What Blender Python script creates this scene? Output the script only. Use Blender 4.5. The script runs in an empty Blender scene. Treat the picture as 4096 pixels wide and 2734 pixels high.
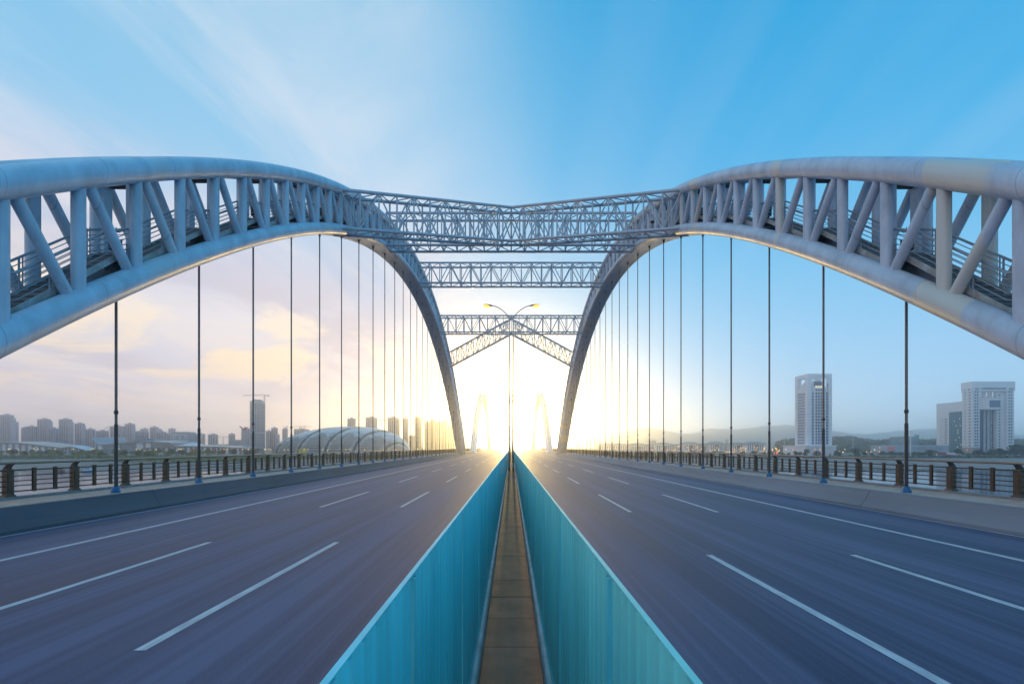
import bpy, math, random
from mathutils import Vector, Matrix, Quaternion

R = math.radians
random.seed(7)
scene = bpy.context.scene
COL = scene.collection

# ------------------------------------------------------------------ camera
CAMZ = 2.63                      # lens height above the road
F = 1860.0                       # focal length in photograph pixels (4096 wide)
HX, HY = 2045.0, 1785.0          # vanishing point of the bridge in the photograph
cam = bpy.data.cameras.new('camera')
cam.sensor_width = 36.0
cam.lens = 36.0 * F / 4096.0
cam.shift_y = (HY - 1367.0) / 4096.0
cam.shift_x = (2048.0 - HX) / 4096.0
cam.clip_start = 0.05
cam.clip_end = 20000
camo = bpy.data.objects.new('camera', cam)
COL.objects.link(camo)
camo.location = (0, 0, CAMZ)
camo.rotation_euler = (R(90), 0, 0)
scene.camera = camo

# ------------------------------------------------------------------ exposure
vs = scene.view_settings
vs.view_transform = 'Standard'
vs.look = 'None'
vs.exposure = 0.0
vs.gamma = 1.0
scene.render.engine = 'CYCLES'
scene.cycles.use_denoising = True
scene.cycles.max_bounces = 6
scene.cycles.diffuse_bounces = 3
scene.cycles.glossy_bounces = 3
scene.cycles.transmission_bounces = 3
scene.cycles.volume_bounces = 4
scene.cycles.sample_clamp_indirect = 4.0
scene.cycles.caustics_reflective = False
scene.cycles.caustics_refractive = False

# ------------------------------------------------------------------ sky and sun
SUN_EL = 3.4
world = bpy.data.worlds.new('World')
scene.world = world
world.use_nodes = True
nt = world.node_tree
N, L = nt.nodes, nt.links
for n in list(N):
    N.remove(n)


def wn(t, **k):
    n = N.new(t)
    for a, b in k.items():
        setattr(n, a, b)
    return n


def wmath(op, a, b=None, clamp=False):
    n = wn('ShaderNodeMath', operation=op, use_clamp=clamp)
    for i, v in enumerate((a, b)):
        if v is None:
            continue
        if isinstance(v, (int, float)):
            n.inputs[i].default_value = v
        else:
            L.new(v, n.inputs[i])
    return n.outputs[0]


def wramp(fac, stops):
    n = wn('ShaderNodeValToRGB')
    cr = n.color_ramp
    while len(cr.elements) < len(stops):
        cr.elements.new(0.5)
    for e, (p, c) in zip(cr.elements, stops):
        e.position = p
        e.color = (*c, 1)
    L.new(fac, n.inputs[0])
    return n.outputs[0]


def wmix(fac, a, b):
    n = wn('ShaderNodeMix', data_type='RGBA')
    for s, v in ((0, fac), (6, a), (7, b)):
        if isinstance(v, (int, float)):
            n.inputs[s].default_value = v
        elif isinstance(v, tuple):
            n.inputs[s].default_value = (*v, 1)
        else:
            L.new(v, n.inputs[s])
    return n.outputs[2]


def wsmooth(x, a, b):
    n = wn('ShaderNodeMapRange', interpolation_type='SMOOTHSTEP')
    L.new(x, n.inputs[0])
    n.inputs[1].default_value = a
    n.inputs[2].default_value = b
    return n.outputs[0]


tc = wn('ShaderNodeTexCoord')
sep = wn('ShaderNodeSeparateXYZ')
L.new(tc.outputs['Generated'], sep.inputs[0])
dx, dy, dz = sep.outputs
el = wmath('MAXIMUM', dz, 0.0)
blue = wramp(el, [(0.0, (.46, .76, 1.04)), (.12, (.36, .66, .97)), (.32, (.17, .56, .92)),
                  (.50, (.055, .46, .86)), (.72, (.0, .37, .76))])
pale = wramp(el, [(0.0, (.76, .70, .82)), (.10, (.68, .64, .78)), (.22, (.70, .72, .88)), (.34, (.50, .68, .92)),
                  (.50, (.27, .61, .90)), (.75, (.13, .51, .82))])
# the western, left hand part of the sky is veiled
hor = wmath('SQRT', wmath('ADD', wmath('MULTIPLY', dx, dx), wmath('MULTIPLY', dy, dy)))
az = wmath('DIVIDE', dx, wmath('MAXIMUM', hor, 0.02))
side = wsmooth(az, .42, -.42)
base = wmix(side, blue, pale)
# drifting cloud streaks: planar projection on a cloud deck
den = wmath('ADD', el, 0.12)
comb = wn('ShaderNodeCombineXYZ')
L.new(wmath('DIVIDE', dx, den), comb.inputs[0])
L.new(wmath('DIVIDE', dy, den), comb.inputs[1])


def deck(scale, loc, rot, detail, rough, dist):
    m_ = wn('ShaderNodeMapping')
    m_.inputs['Scale'].default_value = (*scale, 1)
    m_.inputs['Location'].default_value = (*loc, 0)
    m_.inputs['Rotation'].default_value = (0, 0, R(rot))
    L.new(comb.outputs[0], m_.inputs[0])
    n_ = wn('ShaderNodeTexNoise')
    n_.inputs['Scale'].default_value = 1.0
    n_.inputs['Detail'].default_value = detail
    n_.inputs['Roughness'].default_value = rough
    n_.inputs['Distortion'].default_value = dist
    L.new(m_.outputs[0], n_.inputs['Vector'])
    return n_.outputs[0]


veil = wsmooth(deck((1.25, .42), (3.1, 1.7), -10, 8, .58, .7), .42, .64)      # high soft streaks
veil = wmath('MULTIPLY', veil, wsmooth(az, .12, -.42))
veilcol = wramp(el, [(0.0, (.80, .68, .66)), (.20, (.92, .84, .84)), (.34, (.88, .86, .94)), (.6, (.74, .84, .95))])
sky1 = wmix(wmath('MULTIPLY', veil, .75), base, veilcol)
fine = wsmooth(deck((3.6, .30), (.4, 2.2), 6, 4, .5, .2), .35, .75)            # thin fibres
fine = wmath('MULTIPLY', fine, wsmooth(el, .2, .5))
sky1 = wmix(wmath('MULTIPLY', fine, .12), sky1, (.75, .86, .98))
low = wmath('MULTIPLY', wsmooth(az, .05, -.35), wsmooth(el, .50, .20))
dk = wmath('MULTIPLY', wsmooth(deck((.95, .62), (-1.3, 5.4), 0, 5, .55, 1.0), .40, .62), low)
sky1 = wmix(wmath('MULTIPLY', dk, .70), sky1, (.56, .51, .64))
lit = wmath('MULTIPLY', wsmooth(deck((1.05, .80), (4.3, 8.1), 14, 6, .55, 1.2), .45, .61), low)
lit = wmath('MULTIPLY', lit, wsmooth(el, .04, .16))
litcol = wramp(el, [(0.0, (1.0, .76, .58)), (.16, (1.08, .86, .62)), (.26, (1.08, .94, .80)), (.45, (.95, .92, .96))])
sky2 = wmix(wmath('MULTIPLY', lit, .95), sky1, litcol)
# the clear-air sky with its glow towards the sun
ns = wn('ShaderNodeTexSky', sky_type='NISHITA')
ns.sun_disc = False
ns.sun_elevation = R(SUN_EL)
ns.sun_rotation = R(0)
ns.altitude = 20
ns.air_density = 1.0
ns.dust_density = 1.5
ns.ozone_density = 1.0
b1 = wn('ShaderNodeBackground')
b1.inputs[1].default_value = 0.02
L.new(ns.outputs[0], b1.inputs[0])
b2 = wn('ShaderNodeBackground')
b2.inputs[1].default_value = 0.92
L.new(sky2, b2.inputs[0])
addn = wn('ShaderNodeAddShader')
L.new(b1.outputs[0], addn.inputs[0])
L.new(b2.outputs[0], addn.inputs[1])
wo = wn('ShaderNodeOutputWorld')
L.new(addn.outputs[0], wo.inputs[0])

sun = bpy.data.lights.new('sun', 'SUN')
sun.energy = 5.0
sun.angle = R(0.6)
sun.color = (1.0, .67, .24)
suno = bpy.data.objects.new('sun', sun)
COL.objects.link(suno)
sd = Vector((0, math.cos(R(SUN_EL)), math.sin(R(SUN_EL))))     # towards the sun, straight down the bridge
suno.rotation_euler = (-sd).to_track_quat('-Z', 'Y').to_euler()
suno.location = sd * 300


# ------------------------------------------------------------------ helpers
def at(px, py, Z):
    """world point that photograph pixel (px,py) shows at distance Z along the road"""
    return Vector(((px - HX) * Z / F, Z, CAMZ - (py - HY) * Z / F))


def mat(name, col, rough=.6, metal=0.0, var=0.0, scale=1.0, stretch=None, bump=0.0, bscale=None, spec=.5, emit=None, es=0.0,
        col2=None):
    m = bpy.data.materials.new(name)
    m.use_nodes = True
    t = m.node_tree
    p = t.nodes['Principled BSDF']
    p.inputs['Base Color'].default_value = (*col, 1)
    p.inputs['Roughness'].default_value = rough
    p.inputs['Metallic'].default_value = metal
    p.inputs['Specular IOR Level'].default_value = spec
    if emit:
        m.cycles.emission_sampling = 'NONE'
        p.inputs['Emission Color'].default_value = (*emit, 1)
        p.inputs['Emission Strength'].default_value = es
    if var or bump:
        g = t.nodes.new('ShaderNodeNewGeometry')
        mpn = t.nodes.new('ShaderNodeMapping')
        mpn.inputs['Scale'].default_value = stretch or (1, 1, 1)
        t.links.new(g.outputs['Position'], mpn.inputs[0])
        if var:
            nz = t.nodes.new('ShaderNodeTexNoise')
            nz.inputs['Scale'].default_value = scale
            nz.inputs['Detail'].default_value = 6
            nz.inputs['Roughness'].default_value = .6
            t.links.new(mpn.outputs[0], nz.inputs['Vector'])
            cr = t.nodes.new('ShaderNodeValToRGB')
            c2 = col2 or tuple(c * (1 + var) for c in col)
            c1 = tuple(c * (1 - var) for c in col) if not col2 else col
            cr.color_ramp.elements[0].position = .32
            cr.color_ramp.elements[1].position = .68
            cr.color_ramp.elements[0].color = (*c1, 1)
            cr.color_ramp.elements[1].color = (*c2, 1)
            t.links.new(nz.outputs[0], cr.inputs[0])
            t.links.new(cr.outputs[0], p.inputs['Base Color'])
        if bump:
            nb = t.nodes.new('ShaderNodeTexNoise')
            nb.inputs['Scale'].default_value = bscale or scale * 4
            nb.inputs['Detail'].default_value = 4
            t.links.new(mpn.outputs[0], nb.inputs['Vector'])
            bn = t.nodes.new('ShaderNodeBump')
            bn.inputs['Strength'].default_value = bump
            bn.inputs['Distance'].default_value = .05
            t.links.new(nb.outputs[0], bn.inputs['Height'])
            t.links.new(bn.outputs[0], p.inputs['Normal'])
    return m


class MB:
    def __init__(s):
        s.v, s.f, s.sm = [], [], False

    def box(s, x0, x1, y0, y1, z0, z1):
        b = len(s.v)
        s.v += [(x0, y0, z0), (x1, y0, z0), (x1, y1, z0), (x0, y1, z0), (x0, y0, z1), (x1, y0, z1), (x1, y1, z1), (x0, y1, z1)]
        s.f += [tuple(b + i for i in q) for q in ((3, 2, 1, 0), (4, 5, 6, 7), (0, 1, 5, 4), (1, 2, 6, 5), (2, 3, 7, 6), (3, 0, 4, 7))]
        return s

    def frustum(s, x0, x1, y0, y1, z0, X0, X1, Y0, Y1, z1):
        b = len(s.v)
        s.v += [(x0, y0, z0), (x1, y0, z0), (x1, y1, z0), (x0, y1, z0), (X0, Y0, z1), (X1, Y0, z1), (X1, Y1, z1), (X0, Y1, z1)]
        s.f += [tuple(b + i for i in q) for q in ((3, 2, 1, 0), (4, 5, 6, 7), (0, 1, 5, 4), (1, 2, 6, 5), (2, 3, 7, 6), (3, 0, 4, 7))]
        return s

    def tube(s, p0, p1, r0, r1=None, n=8, caps=True):
        r1 = r0 if r1 is None else r1
        p0, p1 = Vector(p0), Vector(p1)
        q = (p1 - p0).to_track_quat('Z', 'Y')
        b = len(s.v)
        for p, r in ((p0, r0), (p1, r1)):
            for i in range(n):
                a = 2 * math.pi * i / n
                s.v.append(tuple(p + q @ Vector((r * math.cos(a), r * math.sin(a), 0))))
        for i in range(n):
            j = (i + 1) % n
            s.f.append((b + i, b + j, b + n + j, b + n + i))
        if caps:
            s.f.append(tuple(b + i for i in reversed(range(n))))
            s.f.append(tuple(b + n + i for i in range(n)))
        return s

    def sweep(s, pts, r, n=10, rr=None, sc=(1, 1)):
        """tube through points; sc scales the section (sideways, up)"""
        pts = [Vector(p) for p in pts]
        b = len(s.v)
        m = len(pts)
        for k, p in enumerate(pts):
            t = (pts[min(k + 1, m - 1)] - pts[max(k - 1, 0)]).normalized()
            up = Vector((0, 0, 1)) if abs(t.z) < .95 else Vector((0, 1, 0))
            sd_ = t.cross(up).normalized()
            u = sd_.cross(t)
            rk = rr[k] if rr else r
            for i in range(n):
                a = 2 * math.pi * i / n
                s.v.append(tuple(p + sd_ * (rk * sc[0] * math.cos(a)) + u * (rk * sc[1] * math.sin(a))))
        for k in range(m - 1):
            for i in range(n):
                j = (i + 1) % n
                s.f.append((b + k * n + i, b + k * n + j, b + (k + 1) * n + j, b + (k + 1) * n + i))
        s.f.append(tuple(b + i for i in reversed(range(n))))
        s.f.append(tuple(b + (m - 1) * n + i for i in range(n)))
        return s

    def ribbon(s, pts, x0, x1, z0, z1):
        """box section swept along points in a plane of constant x; x/z offsets"""
        b = len(s.v)
        for p in pts:
            s.v += [(x0, p[1], p[2] + z0), (x1, p[1], p[2] + z0), (x1, p[1], p[2] + z1), (x0, p[1], p[2] + z1)]
        for k in range(len(pts) - 1):
            o = b + 4 * k
            for i in range(4):
                j = (i + 1) % 4
                s.f.append((o + i, o + j, o + 4 + j, o + 4 + i))
        o = b + 4 * (len(pts) - 1)
        s.f += [(b + 3, b + 2, b + 1, b), (o, o + 1, o + 2, o + 3)]
        return s

    def extrude_y(s, prof, y0, y1):
        """profile of (x,z) points extruded along y"""
        b, n = len(s.v), len(prof)
        s.v += [(x, y0, z) for x, z in prof] + [(x, y1, z) for x, z in prof]
        for i in range(n):
            j = (i + 1) % n
            s.f.append((b + i, b + n + i, b + n + j, b + j))
        s.f += [tuple(b + i for i in range(n)), tuple(b + n + i for i in reversed(range(n)))]
        return s

    def quad(s, a, b_, c, d):
        b = len(s.v)
        s.v += [tuple(a), tuple(b_), tuple(c), tuple(d)]
        s.f.append((b, b + 1, b + 2, b + 3))
        return s

    def mesh(s, name, m, smooth=False):
        me = bpy.data.meshes.new(name)
        me.from_pydata(s.v, [], s.f)
        if m:
            me.materials.append(m)
        if smooth:
            me.shade_smooth()
        me.update()
        return me

    def build(s, name, m, parent=None, smooth=False):
        return link(name, s.mesh(name, m, smooth), parent)


def link(name, me, parent=None, loc=None, matrix=None):
    o = bpy.data.objects.new(name, me)
    COL.objects.link(o)
    if matrix is not None:
        o.matrix_basis = matrix
    elif loc is not None:
        o.location = loc
    if parent is not None:
        o.parent = parent
        o.matrix_parent_inverse = Matrix.Translation(-parent.location)
    return o


def tag(o, label=None, cat=None, group=None, kind=None):
    if label:
        o['label'] = label
    if cat:
        o['category'] = cat
    if group:
        o['group'] = group
    if kind:
        o['kind'] = kind
    return o


def thing(name, label, cat, loc=(0, 0, 0), group=None):
    o = bpy.data.objects.new(name, None)
    o.empty_display_size = .3
    COL.objects.link(o)
    o.location = loc
    return tag(o, label, cat, group)


def struct(name, mb, m, smooth=False):
    return tag(mb.build(name, m, None, smooth), kind='structure')


_unit = {}


def rod(name, p0, p1, r, m, parent, n=8):
    """a straight round member; alike members share one unit mesh"""
    key = ('rod', m.name, n)
    if key not in _unit:
        b = MB().tube((0, 0, 0), (0, 0, 1), 1, n=n)
        me = b.mesh('round_member', m)
        for i, p in enumerate(me.polygons):
            p.use_smooth = i < n
        _unit[key] = me
    p0, p1 = Vector(p0), Vector(p1)
    d = p1 - p0
    mtx = Matrix.Translation(p0) @ d.to_track_quat('Z', 'Y').to_matrix().to_4x4() @ Matrix.Diagonal((r, r, d.length, 1))
    return link(name, _unit[key], parent, matrix=mtx)


def ubox(name, x0, x1, y0, y1, z0, z1, m, parent):
    """a box member; alike boxes share one unit mesh"""
    key = ('box', m.name)
    if key not in _unit:
        _unit[key] = MB().box(-.5, .5, -.5, .5, -.5, .5).mesh('box_member', m)
    mtx = Matrix.Translation(((x0 + x1) / 2, (y0 + y1) / 2, (z0 + z1) / 2)) @ Matrix.Diagonal((x1 - x0, y1 - y0, z1 - z0, 1))
    return link(name, _unit[key], parent, matrix=mtx)


ORD = ['nearest', 'second nearest', 'third nearest', 'fourth nearest', 'fifth nearest', 'sixth nearest', 'seventh nearest', 'eighth nearest',
       'ninth nearest', 'tenth nearest', 'eleventh nearest', 'twelfth nearest', 'thirteenth nearest', 'fourteenth nearest', 'fifteenth nearest',
       'sixteenth nearest', 'seventeenth nearest', 'eighteenth nearest', 'nineteenth nearest', 'twentieth nearest', 'twenty-first nearest',
       'twenty-second nearest', 'twenty-third nearest', 'twenty-fourth nearest', 'twenty-fifth nearest', 'twenty-sixth nearest']
SIDE = {-1: 'left', 1: 'right'}


# ------------------------------------------------------------------ materials
def steel_paint(name, col, patch, amount):
    m = mat(name, col, rough=.40, metal=.06, var=.17, scale=1.3, stretch=(1, 1, .4), bump=.02, bscale=14)
    t = m.node_tree
    p = t.nodes['Principled BSDF']
    src = p.inputs['Base Color'].links[0].from_socket
    g = t.nodes.new('ShaderNodeNewGeometry')
    # repainted weld zones: bands across the tube, broken up
    mp_ = t.nodes.new('ShaderNodeMapping')
    mp_.inputs['Scale'].default_value = (.05, .33, .06)
    t.links.new(g.outputs['Position'], mp_.inputs[0])
    n1 = t.nodes.new('ShaderNodeTexNoise')
    n1.inputs['Scale'].default_value = 1.0
    n1.inputs['Detail'].default_value = 1.5
    t.links.new(mp_.outputs[0], n1.inputs['Vector'])
    mr = t.nodes.new('ShaderNodeMapRange')
    mr.inputs[1].default_value = .598
    mr.inputs[2].default_value = .612
    mr.inputs[4].default_value = amount
    t.links.new(n1.outputs[0], mr.inputs[0])
    mx = t.nodes.new('ShaderNodeMix')
    mx.data_type = 'RGBA'
    t.links.new(mr.outputs[0], mx.inputs[0])
    t.links.new(src, mx.inputs[6])
    mx.inputs[7].default_value = (*patch, 1)
    # weld seams
    sp = t.nodes.new('ShaderNodeSeparateXYZ')
    t.links.new(g.outputs['Position'], sp.inputs[0])
    md = t.nodes.new('ShaderNodeMath')
    md.operation = 'PINGPONG'
    md.inputs[1].default_value = 1.7
    t.links.new(sp.outputs[1], md.inputs[0])
    lt = t.nodes.new('ShaderNodeMath')
    lt.operation = 'LESS_THAN'
    lt.inputs[1].default_value = .02
    t.links.new(md.outputs[0], lt.inputs[0])
    ml = t.nodes.new('ShaderNodeMath')
    ml.operation = 'MULTIPLY'
    ml.inputs[1].default_value = .35
    t.links.new(lt.outputs[0], ml.inputs[0])
    mx2 = t.nodes.new('ShaderNodeMix')
    mx2.data_type = 'RGBA'
    t.links.new(ml.outputs[0], mx2.inputs[0])
    t.links.new(mx.outputs[2], mx2.inputs[6])
    mx2.inputs[7].default_value = (*[c * .4 for c in col], 1)
    t.links.new(mx2.outputs[2], p.inputs['Base Color'])
    return m


M = {}
M['arch-1'] = steel_paint('arch_steel_bluer', (.53, .63, .74), (.64, .66, .68), .5)  # left rib tone slightly bluer than the right one
M['arch1'] = steel_paint('arch_steel_greyer', (.56, .61, .71), (.72, .655, .58), .85)
M['brace'] = mat('brace_paint', (.50, .55, .62), .45, var=.10, scale=1.2)
M['darkbox'] = mat('dark_box_paint', (.03, .035, .04), .5, var=.2, scale=3)
M['tread'] = mat('stair_plate', (.20, .22, .24), .6, var=.2, scale=4)
M['stringer'] = mat('stringer_paint', (.50, .53, .56), .5, var=.25, scale=2.5, col2=(.33, .28, .24))
M['rail_thin'] = mat('walkway_rail', (.36, .40, .45), .45, var=.1, scale=3)
M['hanger'] = mat('hanger_rod', (.20, .175, .17), .45, .2, var=.2, scale=2)
M['sleeve'] = mat('hanger_sleeve', (.07, .065, .07), .5, .1, var=.2, scale=3)
M['foot'] = mat('hanger_foot_blue', (.02, .15, .33), .45, var=.35, scale=9)
M['rail'] = mat('bronze_railing', (.115, .075, .048), .42, .25, var=.18, scale=6)
M['rail_dark'] = mat('bronze_railing_groove', (.035, .028, .022), .5)
M['hand'] = mat('handrail_metal', (.40, .30, .23), .30, .75, var=.15, scale=2, stretch=(1, .3, 1))
M['kerb'] = mat('kerb_stone', (.27, .27, .29), .75, var=.18, scale=3, bump=.15)
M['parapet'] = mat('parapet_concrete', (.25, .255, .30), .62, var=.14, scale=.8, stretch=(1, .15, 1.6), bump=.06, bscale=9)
M['parapet-1'] = mat('parapet_concrete_shaded', (.105, .10, .12), .62, var=.16, scale=.8, stretch=(1, .15, 1.6), bump=.06, bscale=9)  # left wall: backlit shade put into a darker concrete colour
M['walk'] = mat('pavement_tile', (.74, .46, .37), .75, var=.12, scale=1.5)
M['slab'] = mat('brown_cover_slab', (.85, .25, .15), .7, var=.22, scale=2.2, bump=.1)
M['gapkerb'] = mat('gap_kerb', (.74, .71, .73), .6, var=.2, scale=3)
M['teal-1'] = mat('teal_panel', (.16, .72, .80), .38, var=.16, scale=2.2, stretch=(1, 1, .2))
M['teal1'] = mat('green_teal_panel', (.24, .72, .69), .38, var=.16, scale=2.2, stretch=(1, 1, .2))
M['tealpost'] = mat('fence_post_paint', (.14, .66, .72), .4, var=.1, scale=3)
M['line'] = mat('road_paint', (.70, .66, .68), .55, var=.26, scale=6, stretch=(2.5, .3, 1), col2=(.40, .38, .43))
M['lamp_pole'] = mat('lamp_pole', (.52, .50, .46), .4, .2, var=.08, scale=2)
M['lamp_head'] = mat('lamp_housing', (.25, .14, .12), .4, .1)
M['sodium'] = mat('sodium_light', (1, .6, .1), .3, emit=(1.0, .42, .04), es=3.2)
M['sodium_far'] = mat('sodium_light_far', (1, .55, .1), .3, emit=(1.0, .38, .06), es=2.6)
M['yellow_far'] = mat('yellow_light_far', (1, .8, .3), .3, emit=(1.0, .66, .16), es=2.2)
M['led_far'] = mat('white_light_far', (1, .95, .8), .3, emit=(1.0, .85, .60), es=2.2)
M['signal_green'] = mat('green_signal', (.1, 1, .1), .3, emit=(.08, 1.0, .12), es=2.5)
M['signal_red'] = mat('red_signal', (1, .1, .1), .3, emit=(1.0, .07, .08), es=2.5)


def asphalt():
    m = mat('asphalt', (.09, .09, .13), .42, spec=.5)
    t = m.node_tree
    p = t.nodes['Principled BSDF']
    g = t.nodes.new('ShaderNodeNewGeometry')

    def noise(sc, detail, rough=.55):
        mp_ = t.nodes.new('ShaderNodeMapping')
        mp_.inputs['Scale'].default_value = sc
        t.links.new(g.outputs['Position'], mp_.inputs[0])
        n = t.nodes.new('ShaderNodeTexNoise')
        n.inputs['Scale'].default_value = 1
        n.inputs['Detail'].default_value = detail
        n.inputs['Roughness'].default_value = rough
        t.links.new(mp_.outputs[0], n.inputs['Vector'])
        return n.outputs[0]

    def ma(op, a, b):
        n = t.nodes.new('ShaderNodeMath')
        n.operation = op
        for i, v in enumerate((a, b)):
            if isinstance(v, (int, float)):
                n.inputs[i].default_value = v
            else:
                t.links.new(v, n.inputs[i])
        return n.outputs[0]
    wheel = noise((.62, .012, 1), 2.0)           # wheel tracks along the lanes
    streak = noise((5.5, .045, 1), 5.0, .65)     # finer rubber streaks
    patch = noise((.25, .12, 1), 3.0)
    grain = noise((60, 60, 60), 2.0)
    s = ma('ADD', ma('MULTIPLY', wheel, .62), ma('MULTIPLY', streak, .50))
    s = ma('ADD', s, ma('MULTIPLY', patch, .16))
    s = ma('ADD', s, ma('MULTIPLY', ma('SUBTRACT', grain, .5), .34))
    cr = t.nodes.new('ShaderNodeValToRGB')
    cr.color_ramp.elements[0].position = .54
    cr.color_ramp.elements[1].position = .76
    cr.color_ramp.elements[0].color = (.009, .019, .07, 1)
    cr.color_ramp.elements[1].color = (.105, .110, .205, 1)
    t.links.new(s, cr.inputs[0])
    t.links.new(cr.outputs[0], p.inputs['Base Color'])
    rr = t.nodes.new('ShaderNodeMapRange')
    rr.inputs[1].default_value = .45
    rr.inputs[2].default_value = .8
    rr.inputs[3].default_value = .50
    rr.inputs[4].default_value = .66
    t.links.new(s, rr.inputs[0])
    t.links.new(rr.outputs[0], p.inputs['Roughness'])
    bn = t.nodes.new('ShaderNodeBump')
    bn.inputs['Strength'].default_value = .12
    bn.inputs['Distance'].default_value = .01
    t.links.new(grain, bn.inputs['Height'])
    t.links.new(bn.outputs[0], p.inputs['Normal'])
    return m


M['asphalt'] = asphalt()


def tiles(m, sx, sy):
    """fine joints between paving tiles"""
    t = m.node_tree
    p = t.nodes['Principled BSDF']
    src = p.inputs['Base Color'].links[0].from_socket
    g = t.nodes.new('ShaderNodeNewGeometry')
    b = t.nodes.new('ShaderNodeTexBrick')
    b.inputs['Scale'].default_value = 1
    b.inputs['Brick Width'].default_value = sx
    b.inputs['Row Height'].default_value = sy
    b.inputs['Mortar Size'].default_value = .012
    b.inputs['Color1'].default_value = (1, 1, 1, 1)
    b.inputs['Color2'].default_value = (.82, .80, .78, 1)
    b.inputs['Mortar'].default_value = (.45, .43, .42, 1)
    t.links.new(g.outputs['Position'], b.inputs['Vector'])
    mx = t.nodes.new('ShaderNodeMix')
    mx.data_type = 'RGBA'
    mx.blend_type = 'MULTIPLY'
    mx.inputs[0].default_value = 1
    t.links.new(src, mx.inputs[6])
    t.links.new(b.outputs[0], mx.inputs[7])
    t.links.new(mx.outputs[2], p.inputs['Base Color'])


tiles(M['walk'], .6, .3)

# ------------------------------------------------------------------ terrain, river
GZ = CAMZ - 13.0           # city ground
WZ = CAMZ - 18.0           # river
XW = 5300
m_ground = mat('bank_ground', (.20, .165, .15), .9, var=.3, scale=.02, col2=(.10, .125, .055))
m_mud = mat('mud_flat', (.27, .215, .20), .85, var=.3, scale=.035, stretch=(.5, 1.6, 1), col2=(.145, .125, .12), bump=.3, bscale=.3)
g = MB()
prof = [(-180, WZ - 4), (300, WZ - 4), (333, WZ - .6), (338, WZ + .05), (352, WZ + .9), (420, WZ + 1.7), (470, GZ - 1.2), (515, GZ)]
xs = [-XW, -1800, -1200, -800] + [-600 + 25 * i for i in range(49)] + [800, 1200, 1800, XW]
for i, x in enumerate(xs):
    for (y, z) in prof:
        j = math.sin(x * .021) * 7 + math.sin(x * .057 + 1) * 4 if abs(x) < 900 else 0
        amp = 1.0 if x < 40 else .15
        g.v.append((x, y + j * amp, z))
n = len(prof)
for i in range(len(xs) - 1):
    for k in range(n - 1):
        a = i * n + k
        g.f.append((a, a + n, a + n + 1, a + 1))
struct('river_bank', g, m_mud, smooth=True)
struct('ground', MB().box(-XW, XW, 508, 4250, GZ - 1, GZ + .05), m_ground)

m_water = mat('river_water', (.06, .075, .09), .09, bump=.10, bscale=1.0, stretch=(.25, .9, 1), spec=.5)
wt = m_water.node_tree                      # silty river: its mirror image is duller than the sky
wp_ = wt.nodes['Principled BSDF']
wd = wt.nodes.new('ShaderNodeBsdfDiffuse')
wd.inputs[0].default_value = (.085, .10, .125, 1)
wg = wt.nodes.new('ShaderNodeBsdfGlossy')
wg.inputs[0].default_value = (.66, .70, .76, 1)
wg.inputs['Roughness'].default_value = .10
wf = wt.nodes.new('ShaderNodeFresnel')
wf.inputs[0].default_value = 1.33
wm = wt.nodes.new('ShaderNodeMixShader')
nrm = wp_.inputs['Normal'].links[0].from_socket
for n_ in (wd, wg, wf):
    wt.links.new(nrm, n_.inputs['Normal'])
wt.links.new(wf.outputs[0], wm.inputs[0])
wt.links.new(wd.outputs[0], wm.inputs[1])
wt.links.new(wg.outputs[0], wm.inputs[2])
wt.links.new(wm.outputs[0], wt.nodes['Material Output'].inputs['Surface'])
struct('river_water', MB().quad((-XW, -170, WZ), (XW, -170, WZ), (XW, 345, WZ), (-XW, 345, WZ)), m_water)

# stone revetment on the right bank, with its concrete ribs
m_rev = mat('revetment_stone', (.21, .19, .195), .85, var=.25, scale=.25, bump=.3, bscale=1.2)
m_rib = mat('revetment_rib', (.46, .42, .40), .8, var=.15, scale=.3)
rev = MB()
rev.quad((70, 352, WZ + 1.1), (1700, 352, WZ + 1.1), (1700, 512, GZ + .35), (70, 512, GZ + .35))
revo = struct('revetment', rev, m_rev)
for i in range(52):
    x = 90 + i * 21.0
    rb = MB()
    rb.v += [(x, 354, WZ + 1.2), (x + 1.3, 354, WZ + 1.2), (x + 1.3 + 16, 510, GZ + .45), (x + 16, 510, GZ + .45)]
    rb.v += [(a, b, c + .35) for a, b, c in rb.v[:4]]
    rb.f += [(4, 5, 6, 7), (0, 1, 5, 4), (1, 2, 6, 5), (2, 3, 7, 6), (3, 0, 4, 7)]
    rb.build('concrete_rib', m_rib, revo)
ubox('concrete_beam', 70, 1700, 430, 432, -13.2, -12.35, m_rib, revo)
ubox('concrete_beam', 70, 1700, 352, 354.2, WZ - .3, WZ + 1.5, m_rib, revo)
m_rock = mat('rock_armour', (.13, .14, .17), .85, var=.4, scale=.6)
rk = MB()
for i in range(2600):
    x = random.uniform(60, 900) ** 1.0
    y = 336 + random.random() ** 1.5 * 17
    z = WZ - .3 + (y - 336) * .075 + random.uniform(-.1, .3)
    s = random.uniform(.35, 1.0)
    b = len(rk.v)
    for dxx, dyy, dzz in ((-1, 0, 0), (1, 0, 0), (0, -1, 0), (0, 1, 0), (0, 0, 1), (0, 0, -1)):
        k = s * random.uniform(.6, 1.2)
        rk.v.append((x + dxx * k, y + dyy * k, z + dzz * k * .7))
    rk.f += [(b + a_, b + b_, b + c_) for a_, b_, c_ in ((0, 2, 4), (2, 1, 4), (1, 3, 4), (3, 0, 4), (2, 0, 5), (1, 2, 5), (3, 1, 5), (0, 3, 5))]
tag(rk.build('rubble', m_rock), 'dark rock armour along the waterline below the stone revetment', 'rubble', kind='stuff')

# far mountains
m_mtn = mat('mountain_slope_hazed', (.14, .185, .205), .95, var=.3, scale=.008)  # distance haze put into the slope colour as a paler blue-grey


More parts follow.
